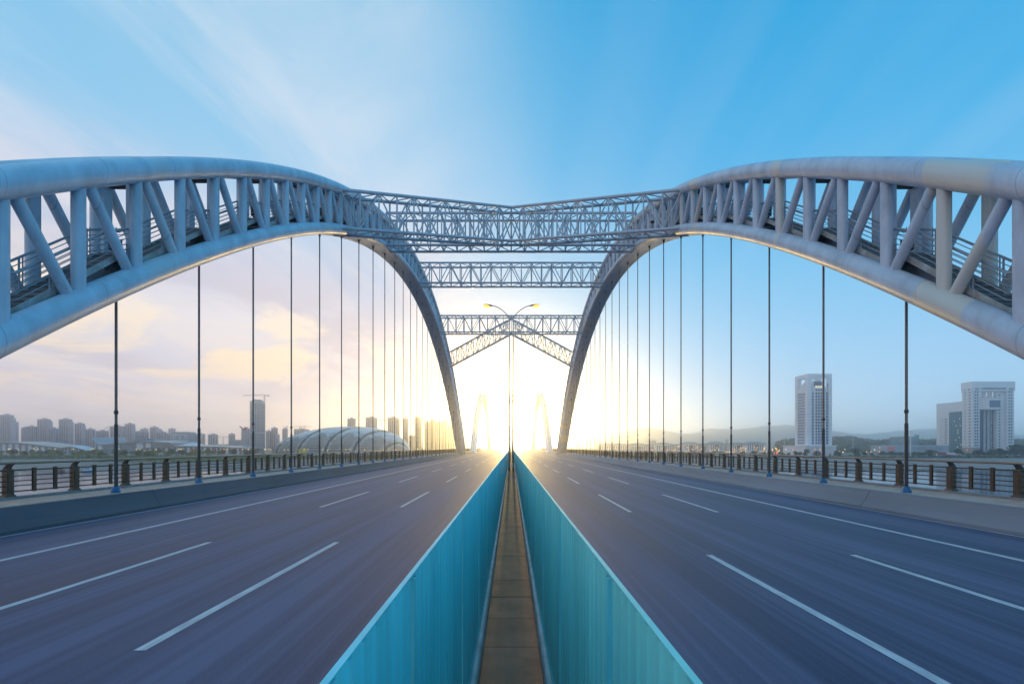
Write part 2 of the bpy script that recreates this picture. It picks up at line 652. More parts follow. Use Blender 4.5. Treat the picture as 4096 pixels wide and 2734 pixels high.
def ridge(name, Z, pts, depth):
    mb = MB()
    xsr = []
    for i in range(161):
        px = pts[0][0] + (pts[-1][0] - pts[0][0]) * i / 160
        for (a, b) in zip(pts, pts[1:]):
            if a[0] <= px <= b[0]:
                t = (px - a[0]) / (b[0] - a[0])
                t = t * t * (3 - 2 * t)
                py = a[1] + (b[1] - a[1]) * t
        py += math.sin(px * .031) * 2 + math.sin(px * .083 + 2) * 1.2 + math.sin(px * .21) * .6
        xsr.append(at(px, py, Z))
    for p in xsr:
        mb.v += [(p.x, Z - depth, GZ + .1), (p.x, Z - depth * .45, GZ + (p.z - GZ) * .45 + math.sin(p.x * .013) * 6), tuple(p),
                 (p.x, Z + depth, GZ + .1)]
    for i in range(len(xsr) - 1):
        for k in range(3):
            a = i * 4 + k
            mb.f.append((a, a + 4, a + 5, a + 1))
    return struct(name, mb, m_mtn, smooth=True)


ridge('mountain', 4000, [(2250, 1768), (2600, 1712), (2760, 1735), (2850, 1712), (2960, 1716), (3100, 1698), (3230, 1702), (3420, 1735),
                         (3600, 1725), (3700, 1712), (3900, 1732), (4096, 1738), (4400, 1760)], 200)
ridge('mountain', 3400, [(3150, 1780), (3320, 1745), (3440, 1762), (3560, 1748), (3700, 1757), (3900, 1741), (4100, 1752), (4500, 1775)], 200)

# ------------------------------------------------------------------ bridge deck
Y0, Y1 = -35.0, 1500.0
road = struct('road', MB().box(-15.12, 15.12, Y0, Y1, -1.6, 0), M['asphalt'])


def marking(name, x, y0, y1, w):
    return MB().quad((x - w / 2, y0, .004), (x + w / 2, y0, .004), (x + w / 2, y1, .004), (x - w / 2, y1, .004)).build(name, M['line'], road)


for s in (-1, 1):
    marking('edge_line', s * 11.8, Y0, Y1, .19)
    marking('kerb_line', s * 14.85, Y0, Y1, .12)
    for x in (4.8, 8.3):
        ph = 9.4 if s < 0 else 7.9
        for k in range(-2, 20):
            c = ph + k * 14.2
            marking('lane_dash', s * x, c - 3.4, c + 3.4, .155)

for s in (-1, 1):
    # sloped concrete parapet in cast lengths
    par = thing('concrete_parapet', 'grey sloped concrete parapet wall between road and footway on the %s' % SIDE[s], 'parapet', (s * 15.3, 0, 0))
    prof = [(s * 15.02, 0), (s * 15.02, .10), (s * 15.22, .34), (s * 15.42, .70), (s * 15.44, .77), (s * 15.66, .77), (s * 15.66, 0)]
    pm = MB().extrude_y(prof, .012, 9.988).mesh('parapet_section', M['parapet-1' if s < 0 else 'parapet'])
    for k in range(-3, 60):
        link('parapet_section', pm, par, loc=(0, k * 10, 0))
    struct('footway', MB().box(min(s * 15.66, s * 17.62), max(s * 15.66, s * 17.62), Y0, 620, -.6, .765), M['walk'])
    ko = tag(MB().box(min(s * 17.62, s * 17.96), max(s * 17.62, s * 17.96), -30, -29.9, -.7, .85).build('kerb', M['kerb']), kind='structure')
    km = MB().box(min(s * 17.62, s * 17.96), max(s * 17.62, s * 17.96), .006, 4.994, -.7, .85).mesh('kerb_stone', M['kerb'])
    for k in range(-5, 60):
        link('kerb_stone', km, ko, loc=(0, k * 5, 0))
    struct('deck_edge', MB().box(min(s * 15.12, s * 17.95), max(s * 15.12, s * 17.95), Y0, Y1, -2.0, -.62), M['parapet'])

# ------------------------------------------------------------------ railings
ZR = .85
bars = (.18, .38, .55, .73, .94)


def make_rail_meshes(s):
    x = s * 17.75
    d = -s           # towards the road
    post = MB()
    post.box(x - .09, x + .09, -.12, .12, .09, .90)
    post.frustum(x - .13, x + .13, -.17, .17, 0, x - .12, x + .12, -.16, .16, .05)
    post.frustum(x - .12, x + .12, -.16, .16, .05, x - .09, x + .09, -.12, .12, .09)
    post.frustum(x - .10, x + .10, -.13, .13, .90, x - .10, x + .10, -.13, .13, .95)
    post.frustum(x - .10, x + .10, -.13, .13, .95, x - .07, x + .07, -.09, .09, .99)
    panel = MB()       # raised arch-headed panel on both faces of the post
    for q in (-1, 1):
        xx = x + q * .09
        pr = [(-.075, .18), (.075, .18), (.075, .76), (.05, .80), (0, .82), (-.05, .80), (-.075, .76)]
        b = len(panel.v)
        panel.v += [(xx + q * .016, y, z) for y, z in pr] + [(xx, y * 1.12, .5 + (z - .5) * 1.03) for y, z in pr]
        m_ = len(pr)
        panel.f.append(tuple(b + i for i in (range(m_) if q > 0 else reversed(range(m_)))))
        for i in range(m_):
            j = (i + 1) % m_
            panel.f.append((b + i, b + m_ + i, b + m_ + j, b + j))
    br = MB()
    for yy in (-.085, .045):
        pts = [(x - d * .05, .97), (x + d * .0, 1.05), (x + d * .05, 1.12), (x + d * .10, 1.17)]
        b = len(br.v)
        for (xx, zz), w in zip(pts, (.07, .055, .05, .055)):
            for a, c in ((-w, yy), (w, yy), (w, yy + .04), (-w, yy + .04)):
                br.v.append((xx + a, c, zz))
        for k in range(3):
            for i in range(4):
                j = (i + 1) % 4
                br.f.append((b + 4 * k + i, b + 4 * k + j, b + 4 * k + 4 + j, b + 4 * k + 4 + i))
    bal = MB()
    bal.box(x - .035, x - .025, -.06, .06, .13, 1.0).box(x + .025, x + .035, -.06, .06, .13, 1.0).box(x - .025, x + .025, -.012, .012, .13, 1.0)
    bal.box(x - .045, x + .045, -.07, .07, 1.0, 1.012)
    return (post.mesh('post', M['rail']), panel.mesh('post_panel', M['rail']), br.mesh('bracket', M['rail_dark']), bal.mesh('baluster', M['rail']))


for s in (-1, 1):
    rl = thing('bridge_railing', 'bronze-brown metal footway railing with panelled posts on the %s side' % SIDE[s], 'railing', (s * 17.75, 0, ZR))
    mp_, mpa, mbr, mba = make_rail_meshes(s)
    k0 = 13.9 if s < 0 else 13.75
    ys = [k0 + 2.5 * k for k in range(-4, 105)]
    for y in ys:
        po = link('post', mp_, rl, loc=(0, y, ZR))
        pa = link('post_panel', mpa, None, loc=(0, y, ZR))
        pa.parent = po
        pa.matrix_parent_inverse = Matrix.Translation((0, -y, -ZR))
        bo = link('bracket', mbr, None, loc=(0, y, ZR))
        bo.parent = po
        bo.matrix_parent_inverse = Matrix.Translation((0, -y, -ZR))
        for t in (.36, .68):
            link('baluster', mba, rl, loc=(0, y + 2.5 * t, ZR))
    for b in bars:
        rod('rail_bar', (s * 17.75, ys[0], ZR + b), (s * 17.75, 620, ZR + b), .026 if b in (.18, .94) else .02, M['rail'], rl)
    hx = s * 17.75 - s * .10
    rod('handrail', (hx, ys[0], ZR + 1.20), (hx, 620, ZR + 1.20), .052, M['hand'], rl, n=14)
    cm = MB().tube((hx, -.1, 1.20), (hx, .1, 1.20), .056, n=14).mesh('rail_collar', M['hand'])
    for y in ys[:40]:
        link('rail_collar', cm, rl, loc=(0, y, ZR))

# ------------------------------------------------------------------ gap between the carriageways
gx = .425
gap = tag(MB().box(-.36, .36, Y0, 420, .002, .012).build('median_gap_floor', M['slab']), kind='structure')
sm = MB().frustum(-.355, .355, .004, .996, .012, -.35, .35, .008, .992, .05).mesh('cover_slab', M['slab'])
for k in range(-3, 150):
    o = link('cover_slab', sm, gap, loc=(0, k * 1.0, random.uniform(-.003, .003)))
for s in (-1, 1):
    struct('kerb', MB().extrude_y([(s * .36, 0), (s * .36, .22), (s * .375, .24), (s * .47, .24), (s * .49, .22), (s * .49, 0)], Y0, 420), M['gapkerb'])
    hue = 'bright teal' if s < 0 else 'green-teal'
    fe = thing('median_fence', '%s ribbed metal median fence on the %s of the brown strip' % (hue, SIDE[s]), 'fence', (s * gx, 0, .24))
    pan = MB()
    npf = 16
    zz0, zz1 = .30, 2.08
    yy = [.06 + 1.88 * i / npf for i in range(npf + 1)]
    for i in range(npf):
        a, b = yy[i], yy[i + 1]
        w = (b - a)
        for (p, q, xa, xb) in ((a, a + w * .58, 0, 0), (a + w * .58, a + w * .68, 0, .007), (a + w * .68, a + w * .90, .007, .007), (a + w * .90, b, .007, 0)):
            pan.quad((s * (gx - xa), p, zz0), (s * (gx - xb), q, zz0), (s * (gx - xb), q, zz1), (s * (gx - xa), p, zz1))
            pan.quad((s * (gx + .012), p, zz0), (s * (gx + .012), q, zz0), (s * (gx + .012), q, zz1), (s * (gx + .012), p, zz1))
    pmesh = pan.mesh('panel', M['teal%d' % s])
    post = MB().box(min(s * (gx - .012), s * (gx + .02)), max(s * (gx - .012), s * (gx + .02)), -.018, .018, .24, 2.066).mesh('fence_post', M['tealpost'])
    for k in range(-6, 120):
        link('panel', pmesh, fe, loc=(0, k * 2.0, 0))
        link('post', post, fe, loc=(0, k * 2.0, 0))
    a_, b_ = sorted((s * (gx - .004), s * (gx + .016)))
    MB().box(a_, b_, -12, 245, 2.072, 2.086).build('top_rail', M['teal%d' % s], fe)
    rod('bottom_rail', (s * (gx + .01), -12, .28), (s * (gx + .01), 245, .28), .03, M['tealpost'], fe, n=12)

# ------------------------------------------------------------------ street lamps in the gap
for k, yl in enumerate((50, 111, 172, 233)):
    lp = thing('street_lamp', '%s twin-armed street lamp with lit amber heads in the median' % ORD[k], 'street lamp', (0, yl, .05), 'lamps down the median')
    for s in (-1, 1):
        MB().tube((s * .205, yl, .05), (s * .205, yl, 16.6), .10, .065, n=12).build('pole', M['lamp_pole'], lp, True)
        MB().tube((s * .205, yl, .05), (s * .205, yl, .9), .12, .12, n=12).build('pole_base', M['lamp_pole'], lp, True)
        pts = []
        for i in range(13):
            t = i / 12
            pts.append((s * (.205 + 1.9 * t), yl, 16.5 + 1.25 * math.sin(t * math.pi / 2) ** .9))
        MB().sweep(pts, .05, 8).build('arm', M['lamp_pole'], lp, True)
        hd = MB()
        xs_ = [1.95, 2.1, 2.35, 2.6, 2.8, 2.98]
        rr_ = [.05, .10, .15, .16, .13, .04]
        hd.sweep([(s * x, yl, 17.75 + .10 * (x - 1.95)) for x in xs_], 1, 10, rr=rr_, sc=(1, .75))
        ho = hd.build('lamp_head', M['lamp_head'], lp, True)
        gl = MB().sweep([(s * x, yl, 17.66 + .10 * (x - 1.95)) for x in (2.3, 2.5, 2.78, 3.0)], 1, 10, rr=[.06, .17, .16, .03], sc=(1, .9))
        go = gl.build('lamp_glass', M['sodium'], None, True)
        go.parent = ho
    br = MB()
    for z in (4, 8, 12, 16.3):
        br.tube((-.2, yl, z), (.2, yl, z), .025)
    br.build('spacer', M['lamp_pole'], lp)

# ------------------------------------------------------------------ arches
YA = 76.3


def zt(y, c=YA):
    return CAMZ + 29.68 - .0056 * (y - c) ** 2


def zb(y, c=YA):
    return CAMZ + 26.62 - .0060 * (y - c) ** 2


XI, XO = 15.2, 16.8


def arch(s, c, full, label):
    m = M['arch%d' % s]
    ar = thing('arch_rib', label, 'arch', (s * 16, c - 70, 0))
    for x in (XI, XO):
        MB().sweep([(s * x, c + d, zt(c + d, c)) for d in [-77 + 154 * i / 110 for i in range(111)]], .46, 20).build('top_chord', m, ar, True)
        MB().sweep([(s * x, c + d, zb(c + d, c)) for d in [-71 + 142 * i / 110 for i in range(111)]], .45, 20).build('bottom_chord', m, ar, True)
    crv = [(0, c + d, zb(c + d, c)) for d in [-70 + 140 * i / 100 for i in range(101)]]
    a, b = sorted((s * (XI + .1), s * (XO - .1)))
    MB().ribbon(crv, a, b, -.40, -.34).build('soffit_plate', m, ar)
    # web members
    st = 2.5 if full else 5.0
    half = 25
    nodes = [18.83 - YA + c + 2.5 * j for j in range(-4, 51)]
    if not full:
        nodes = nodes[::2]
    for x in (XI, XO):
        for j, y in enumerate(nodes):
            if zb(y, c) + .3 < -.5 or zt(y, c) < .5:
                continue
            rod('vertical', (s * x, y, zb(y, c) + .2), (s * x, y, zt(y, c) - .2), .215, m, ar, 12)
            if j + 1 < len(nodes):
                y2 = nodes[j + 1]
                if y2 <= c + .1:
                    ya, yb = y + .28, y2 - .28
                    rod('diagonal', (s * x, ya, zt(ya, c) - .2), (s * x, yb, zb(yb, c) + .2), .19, m, ar, 12)
                else:
                    ya, yb = y + .28, y2 - .28
                    rod('diagonal', (s * x, ya, zb(ya, c) + .2), (s * x, yb, zt(yb, c) - .2), .19, m, ar, 12)
    for y in nodes:
        if zt(y, c) > 1:
            rod('top_strut', (s * XI, y, zt(y, c)), (s * XO, y, zt(y, c)), .16, m, ar)
    if not full:
        return
    # portal frames, walkway stair, handrails
    for j, y in enumerate(nodes[4::2]):
        z0, z1 = zb(y) + .3, zt(y) - .25
        if z0 < 1:
            continue
        for x, q in ((XI, 1), (XO, -1)):
            a, b = sorted((s * (x + q * .12), s * (x + q * .36)))
            ubox('frame_column', a, b, y - .06, y + .34, z0, z1, m, ar)
        a, b = sorted((s * (XI + .36), s * (XO - .36)))
        ubox('frame_beam', a, b, y - .05, y + .33, z1 - .35, z1 - .02, M['darkbox'], ar)
        if j % 2 == 0:
            a, b = sorted((s * 15.62, s * 15.84))
            ubox('flood_light', a, b, y - .55, y - .15, zb(y) + .95, zb(y) + 1.45, M['darkbox'], ar)
    # walkway
    tread = MB().box(-.50, .50, 0, .29, -.035, 0).box(-.50, .50, .285, .30, 0, .19).mesh('step', M['tread'])

    def zs(y):
        # flights between the frames with short level landings beside each
        n_ = math.floor((y - 18.83) / 5.0)
        y0 = 18.83 + 5.0 * n_
        t = (y - y0) / 5.0
        t2 = max(0.0, min(1.0, (t - .08) / .84)) if True else t
        return (zb(y0) + (zb(y0 + 5) - zb(y0)) * t2) + .86
    ny, y = 0, 12.0
    far = MB()
    while y < 140:
        sy = 1 if y < YA else -1
        if y < 84:
            mtx = Matrix.Translation((s * 16, y, zs(y))) @ Matrix.Diagonal((1, sy, 1, 1))
            link('step', tread, ar, matrix=mtx)
        else:
            far.box(s * 16 - .5, s * 16 + .5, y, y + .29, zs(y) - .035, zs(y))
        y += .30
        ny += 1
    tag(far.build('steps', M['tread'], ar), kind='stuff')
    ysamp = [12 + .42 * i for i in range(306)]
    path = [(0, y, zs(y)) for y in ysamp]
    for x in (15.47, 16.50):
        a, b = sorted((s * x, s * (x + .03)))
        MB().ribbon(path, a, b, -.22, .05).build('stringer', M['stringer'], ar)
        xr = x + .015
        MB().sweep([(s * xr, y, zs(y) + 1.10) for y in ysamp[::2]], .042, 8).build('walkway_handrail', M['rail_thin'], ar, True)
        for h in (.25, .47, .69, .89):
            MB().sweep([(s * xr, y, zs(y) + h) for y in ysamp[::2]], .016, 5).build('walkway_bar', M['rail_thin'], ar, True)
        yq = 13.1
        while yq < 138:
            rod('walkway_post', (s * xr, yq, zs(yq) - .1), (s * xr, yq, zs(yq) + 1.1), .03, M['rail_thin'], ar, 6)
            rod('walkway_post', (s * xr, yq + .12, zs(yq + .12) - .1), (s * xr, yq + .12, zs(yq + .12) + 1.1), .022, M['rail_thin'], ar, 6)
            yq += 2.5
    return ar


for s in (-1, 1):
    arch(s, YA, True, '%s steel truss arch rib with stair walkway inside, on the %s of the road'
         % ('large bluish' if s < 0 else 'large greyish', SIDE[s]))
for s in (-1, 1):
    arch(s, YA + 191, False, 'pale hazy steel arch of the far span, on the %s of the road' % SIDE[s])

# hangers
for s in (-1, 1):
    for k in range(0, 24):
        y = 18.83 + 5 * k
        top = zb(y) - .38
        lab = 'dark steel hanger rod with blue foot, %s in view on the %s side' % (ORD[max(k, 0)], SIDE[s])
        hg = thing('hanger', lab, 'hanger', (s * 16, y, .77), 'hangers of the %s arch' % SIDE[s])
        zsl = min(CAMZ + .92 + random.uniform(-.04, .04), top - .3)
        rod('rod', (s * 16, y, zsl), (s * 16, y, top), .05, M['hanger'], hg, 10)
        rod('sleeve', (s * 16, y, .95), (s * 16, y, zsl), .066, M['sleeve'], hg, 10)
        rod('coupling', (s * 16, y, zsl + .42), (s * 16, y, zsl + .55), .075, M['sleeve'], hg, 10)
        MB().tube((s * 16, y, .765), (s * 16, y, .85), .175, .165, 10).tube((s * 16, y, .85), (s * 16, y, 1.02), .165, .085, 10).build('foot', M['foot'], hg)
        MB().box(s * 16 - .2, s * 16 + .2, y - .2, y + .2, top, top + .06).tube((s * 16, y, top - .3), (s * 16, y, top), .08, .11, 8).build('anchor_head', M['sleeve'], hg)


# ------------------------------------------------------------------ cross braces between the arches
def truss(name, label, near0, near1, off, hts, n, flip=0):
    """box truss: near0/near1 = (x,y) of the front chord ends, off = (dx,dy) to the rear chord, hts = (top0,bot0,top1,bot1)"""
    t0, b0, t1, b1 = hts
    tr = thing(name, label, 'brace', (near0[0], near0[1], b0), 'bracing between the arches')
    m = M['brace']

    def P(t, rear, top):
        x = near0[0] + (near1[0] - near0[0]) * t + (off[0] if rear else 0)
        y = near0[1] + (near1[1] - near0[1]) * t + (off[1] if rear else 0)
        z = (t0 + (t1 - t0) * t) if top else (b0 + (b1 - b0) * t)
        return Vector((x, y, z))
    for rear in (0, 1):
        for top in (0, 1):
            rod('chord', P(0, rear, top), P(1, rear, top), .155, m, tr, 12)
        for i in range(n + 1):
            rod('vertical', P(i / n, rear, 0), P(i / n, rear, 1), .085 if i % 2 else .075, m, tr)
        for i in range(n):
            u = (i + flip) % 2
            rod('diagonal', P(i / n, rear, u), P((i + 1) / n, rear, 1 - u), .072, m, tr)
    for top in (0, 1):
        for i in range(n + 1):
            rod('lacing', P(i / n, 0, top), P(i / n, 1, top), .06, m, tr, 6)
        for i in range(n):
            u = i % 2
            rod('lacing', P(i / n, u, top), P((i + 1) / n, 1 - u, top), .055, m, tr, 6)
    for i in range(0, n + 1, 2):   # portal sheets in every second frame
        for top in (0, 1):
            z = P(i / n, 0, top)
    return tr


H = CAMZ
XE = 14.9
truss('cross_brace', 'straight lattice cross brace just behind the nearest V-shaped bracing', (-XE, 55.3), (XE, 55.3), (0, 1.9), (H + 27.75, H + 23.95, H + 27.75, H + 23.95), 18)
truss('cross_brace', 'straight lattice cross brace at the crown of the arches', (-XE, 75.3), (XE, 75.3), (0, 2.0), (H + 29.75, H + 26.5, H + 29.75, H + 26.5), 18)
truss('cross_brace', 'straight lattice cross brace behind the lit street lamp', (-XE, 96.6), (XE, 96.6), (0, 2.0), (H + 27.2, H + 23.8, H + 27.2, H + 23.8), 18)
for s in (-1, 1):
    ya = 40.7
    truss('diagonal_brace', 'nearest slanting lattice brace running from the %s arch to the centre' % SIDE[s], (s * 15.0, ya), (0, 54.2), (s * -1.15, 1.45) if False else (s * 1.0, 1.2),
          (zt(ya) - .1, zb(ya) + .1, H + 27.85, H + 23.95), 11, 1)
    yb = 2 * YA - ya
    truss('diagonal_brace', 'distant slanting lattice brace dropping from the centre to the %s arch' % SIDE[s], (s * 14.2, yb - 1.2), (0, 98.9), (s * .9, 1.2),
          (zt(yb), zb(yb), H + 27.1, H + 23.8), 11, 1)
# end stays of the straight braces
# far span bracing
for k, yy in enumerate((246, 267.3, 288)):
    truss('cross_brace', ['first', 'middle', 'last'][k] + ' hazy lattice cross brace on the far arch span', (-XE, yy), (XE, yy), (0, 2.0),
          (zt(yy, YA + 191), zb(yy, YA + 191), zt(yy, YA + 191), zb(yy, YA + 191)), 10)

# security camera on the right arch
cc = thing('security_camera', 'white dome security camera on an arm at the right arch', 'camera', (15.0, 44.0, zb(44) + 1.2))
zc = zb(43.8) + 1.15
rod('arm', (14.95, 43.8, zc), (13.3, 43.8, zc), .05, M['brace'], cc)
MB().tube((13.3, 43.8, zc + .03), (13.3, 43.8, zc - .25), .06, .2, 10).build('housing', M['brace'], cc)
MB().sweep([(13.3, 43.8, zc - .25), (13.3, 43.8, zc - .36), (13.3, 43.8, zc - .45)], 1, 10, rr=[.22, .2, .06]).build('dome', M['darkbox'], cc, True)

# ------------------------------------------------------------------ the city beyond the river
m_res = mat('residential_render', (.44, .41, .49), .8, var=.10, scale=.08)
m_res2 = mat('residential_render_grey', (.34, .36, .46), .8, var=.10, scale=.08)
m_win = mat('window_glass_dark', (.02, .035, .075), .25, spec=.3)
m_bay = mat('balcony_bay', (.12, .135, .17), .5, var=.25, scale=.3)
m_white = mat('white_stone', (.82, .79, .83), .6, var=.07, scale=.15)
m_white2 = mat('banded_stone', (.78, .74, .78), .6, var=.07, scale=.3, stretch=(.1, .1, 2))
m_blueglass = mat('curtain_wall_glass', (.008, .06, .19), .25, spec=.25, var=.35, scale=.25)
m_teal = mat('teal_glass', (.01, .13, .19), .25, spec=.25, var=.3, scale=.3)
m_mull = mat('mullion_metal', (.28, .36, .42), .45)
m_lit = mat('lit_window', (.9, .8, .4), .5, emit=(1.0, .82, .38), es=.7)
m_litw = mat('pale_lit_window', (.9, .9, .8), .5, emit=(1.0, .95, .8), es=.7)
m_halo = mat('hall_roof', (.30, .38, .43), .4, .3, var=.1, scale=.05)
m_hallg = mat('hall_glass', (.10, .22, .30), .2, spec=.6, var=.3, scale=.15)
m_conc = mat('raw_concrete', (.38, .42, .48), .75, var=.12, scale=.1)
m_red = mat('red_panel', (.50, .04, .06), .5)
m_magenta = mat('magenta_steel', (.45, .03, .14), .4)
m_crane = mat('crane_steel', (.42, .34, .30), .5)
m_mast = mat('mast_steel', (.60, .60, .62), .5)


def slab_tower(px0, px1, py, Z, label, m, steps=(), bays=3, frac=.34, name='apartment_tower', group='apartment towers across the river', lit=()):
    """tower block seen obliquely: front facade plus the flank that turns to the bridge axis"""
    s = -1 if px1 < HX else 1
    wpx = px1 - px0
    side = wpx * frac
    dxm = abs((px1 if s < 0 else px0) - HX)
    d = max(8.0, min(45.0, side * Z / max(dxm, 60)))
    zt_ = at(0, py, Z).z
    if s < 0:
        x0, x1 = at(px0, 0, Z).x, (px1 - HX) * (Z + d) / F
    else:
        x0, x1 = (px0 - HX) * (Z + d) / F, at(px1, 0, Z).x
    if x1 - x0 < 6:
        x1 = x0 + 6
    t = thing(name, label, 'building', ((x0 + x1) / 2, Z, GZ), group)
    MB().box(x0, x1, Z, Z + d, GZ - .5, zt_).build('wall', m, t)
    w = x1 - x0
    cap = MB().box(x0 - .25, x1 + .25, Z - .25, Z + d + .25, zt_, zt_ + .9).box(x0 + w * .32, x1 - w * .32, Z + d * .3, Z + d * .7, zt_ + .9, zt_ + 3.6)
    cap.build('roof_parapet', m, t)
    zc = zt_
    for (dxp, dyp) in steps:      # lower wings stepping down beside the tower
        xa = x1 if s < 0 else x0 - dxp * Z / F
        xb = xa + dxp * Z / F
        zz = zt_ - dyp * Z / F
        MB().box(xa, xb, Z + d * .15, Z + d * .85, GZ - .5, zz).build('wing', m, t)
        if s < 0:
            x1 = xb
        else:
            x0 = xa
    if s < 0:
        x1 = x0 + w
    else:
        x0 = x1 - w
    # window bays: a recessed-looking dark strip with a pane per storey and slabs proud of it
    fl = 3.1
    slabs = MB()
    xf = x1 if s < 0 else x0
    for face in (0, 1):
        nb = bays if face == 0 else max(1, int(bays * .6))
        ext = w if face == 0 else d
        for i in range(nb):
            c = ext * (i + .5) / nb
            hw = ext / nb * (.32 if i % 2 else .20)
            top = zt_ - 2.2
            if face == 0:
                ubox('window_bay', x0 + c - hw, x0 + c + hw, Z - .22, Z + .2, GZ + 4, top, m_win, t)
            else:
                ubox('window_bay', xf - .2 if s < 0 else xf - .22, xf + .22 if s < 0 else xf + .2, Z + c - hw, Z + c + hw, GZ + 4, top, m_win, t)
            z = GZ + 4 + fl
            while z < top - 1:
                if face == 0:
                    slabs.box(x0 + c - hw * .99, x0 + c + hw * (.99 if i % 2 else .3), Z - .55, Z - .1, z, z + 1.05)
                else:
                    q = (xf + .1, xf + .55) if s < 0 else (xf - .55, xf - .1)
                    slabs.box(q[0], q[1], Z + c - hw * .99, Z + c + hw * .99, z, z + 1.05)
                z += fl
    tag(slabs.build('balcony', m, t), kind='stuff')
    # thin vertical piers
    for i in range(bays + 1):
        xx = x0 + w * i / bays
        ubox('pier', xx - .35, xx + .35, Z - .7, Z, GZ, zt_ + .4, m, t)
    for (fx, fz) in lit:
        xx = x0 + w * fx
        ubox('lit_window', xx - .8, xx + .8, Z - .62, Z - .5, GZ + fz, GZ + fz + 1.3, m_lit, t)
    return t


# left bank, from the picture's left edge towards the stadium
RES = [
    (0, 56, 1659, 1150, 'tallest apartment tower at the far left edge of the skyline', 0, ((11, 11), (11, 27)), 4),
    (86, 106, 1711, 1230, 'low grey apartment block beside the far left tower', 1, (), 2),
    (104, 150, 1705, 1160, 'broad apartment block stepped up between two left towers', 0, (), 4),
    (150, 205, 1676, 1240, 'second tall apartment tower from the left, red light on it', 0, ((9, 8),), 4),
    (193, 236, 1713, 1150, 'low apartment block in front of the second and third towers', 1, (), 3),
    (236, 290, 1676, 1230, 'third tall apartment tower from the left, flat topped', 0, ((8, 9),), 4),
    (299, 340, 1693, 1240, 'fourth apartment tower from the left, slightly lower', 0, ((6, 8),), 3),
    (341, 382, 1716, 1160, 'apartment block left of the nearest left hanger', 0, (), 3),
    (384, 436, 1723, 1220, 'low apartment block behind the ring-shaped roof frame', 1, (), 4),
    (440, 500, 1704, 1260, 'wide apartment block crossed by the nearest left hanger', 1, (), 4),
    (500, 540, 1695, 1230, 'apartment tower just right of the nearest left hanger', 0, ((4, 8),), 3),
    (541, 596, 1724, 1180, 'low apartment block behind the curved museum hall', 1, (), 4),
    (562, 594, 1714, 1500, 'faint distant apartment block peeping over the museum hall', 1, (), 2),
    (600, 635, 1708, 1240, 'apartment tower left of the striped office block', 0, ((15, 6),), 3),
    (624, 668, 1727, 1170, 'low twin apartment block beside the striped office', 0, (), 3),
    (668, 690, 1733, 1210, 'narrow low block touching the striped office', 1, (), 2),
    (674, 703, 1714, 1550, 'faint distant block above the striped office', 1, (), 2),
    (781, 821, 1735, 1300, 'free-standing block crossed by the second left hanger', 1, (), 3),
    (833, 873, 1737, 1300, 'free-standing plain block between the second and third left hangers', 0, (), 3),
    (915, 941, 1735, 1320, 'small block standing on the dark podium by the crane', 1, (), 2),
    (966, 1000, 1713, 1250, 'grey block half hidden behind the tall concrete tower', 1, (), 2),
    (1064, 1086, 1723, 1200, 'lower pinkish block just right of the tall tower', 0, (), 2),
    (1085, 1111, 1711, 1210, 'pinkish stepped block right of the tall tower', 0, ((9, 24),), 2),
    (1130, 1151, 1714, 1350, 'small dark block with a crane on top, left of the stadium', 1, (), 2),
    (1177, 1238, 1716, 1350, 'wide unfinished block with two cranes behind the stadium', 1, (), 4),
    (1390, 1423, 1673, 1150, 'grey tower rising behind the stadium crown, left one', 1, (), 3),
    (1463, 1509, 1669, 1150, 'grey tower rising behind the stadium crown, right one', 1, (), 4),
    (1551, 1597, 1669, 1100, 'tower with rows of small windows at the stadium end', 0, (), 4),
    (1614, 1634, 1672, 1150, 'slim tower beside the crane at the stadium end', 0, (), 2),
    (1659, 1687, 1667, 1200, 'pale green netted tower right of the stadium', 2, (), 2),
    (1698, 1720, 1686, 1250, 'pale green half-built tower in the hazy cluster', 2, (), 2),
    (1720, 1743, 1678, 1260, 'taller half-built tower in the hazy cluster', 2, (), 2),
    (1746, 1771, 1685, 1270, 'hazy tower in the middle of the cluster by the arch', 0, (), 2),
    (1772, 1794, 1679, 1290, 'hazy tower crossed by the far hangers', 0, (), 2),
    (1796, 1820, 1700, 1300, 'hazy tower just outside the far arch foot', 0, (), 2),
    (1832, 1862, 1677, 1350, 'hazy tower seen inside the far left arch foot', 0, (), 2),
    (1862, 1882, 1687, 1360, 'lower hazy tower inside the far left arch foot', 0, (), 2),
    (1636, 1660, 1742, 1300, 'low hazy block between stadium and green tower', 0, (), 2),
]
m_net = mat('green_netting', (.22, .34, .30), .8, var=.15, scale=.1)
for (a, b, c, Z, lab, mi, st, bays) in RES:
    slab_tower(a, b, c, Z, lab, (m_res, m_res2, m_net)[mi], st, bays)
slab_tower(1966, 1994, 1748, 1600, 'small tower glimpsed far down the road on the left', m_res, (), 2)
slab_tower(2086, 2120, 1748, 1600, 'small tower glimpsed far down the road on the right', m_res, (), 2)
slab_tower(2600, 2624, 1761, 1500, 'faint block behind the palace roofs on the right bank', m_res2, (), 3)
slab_tower(2901, 2913, 1757, 1500, 'small faint tower above the palace roofs', m_res2, (), 2)

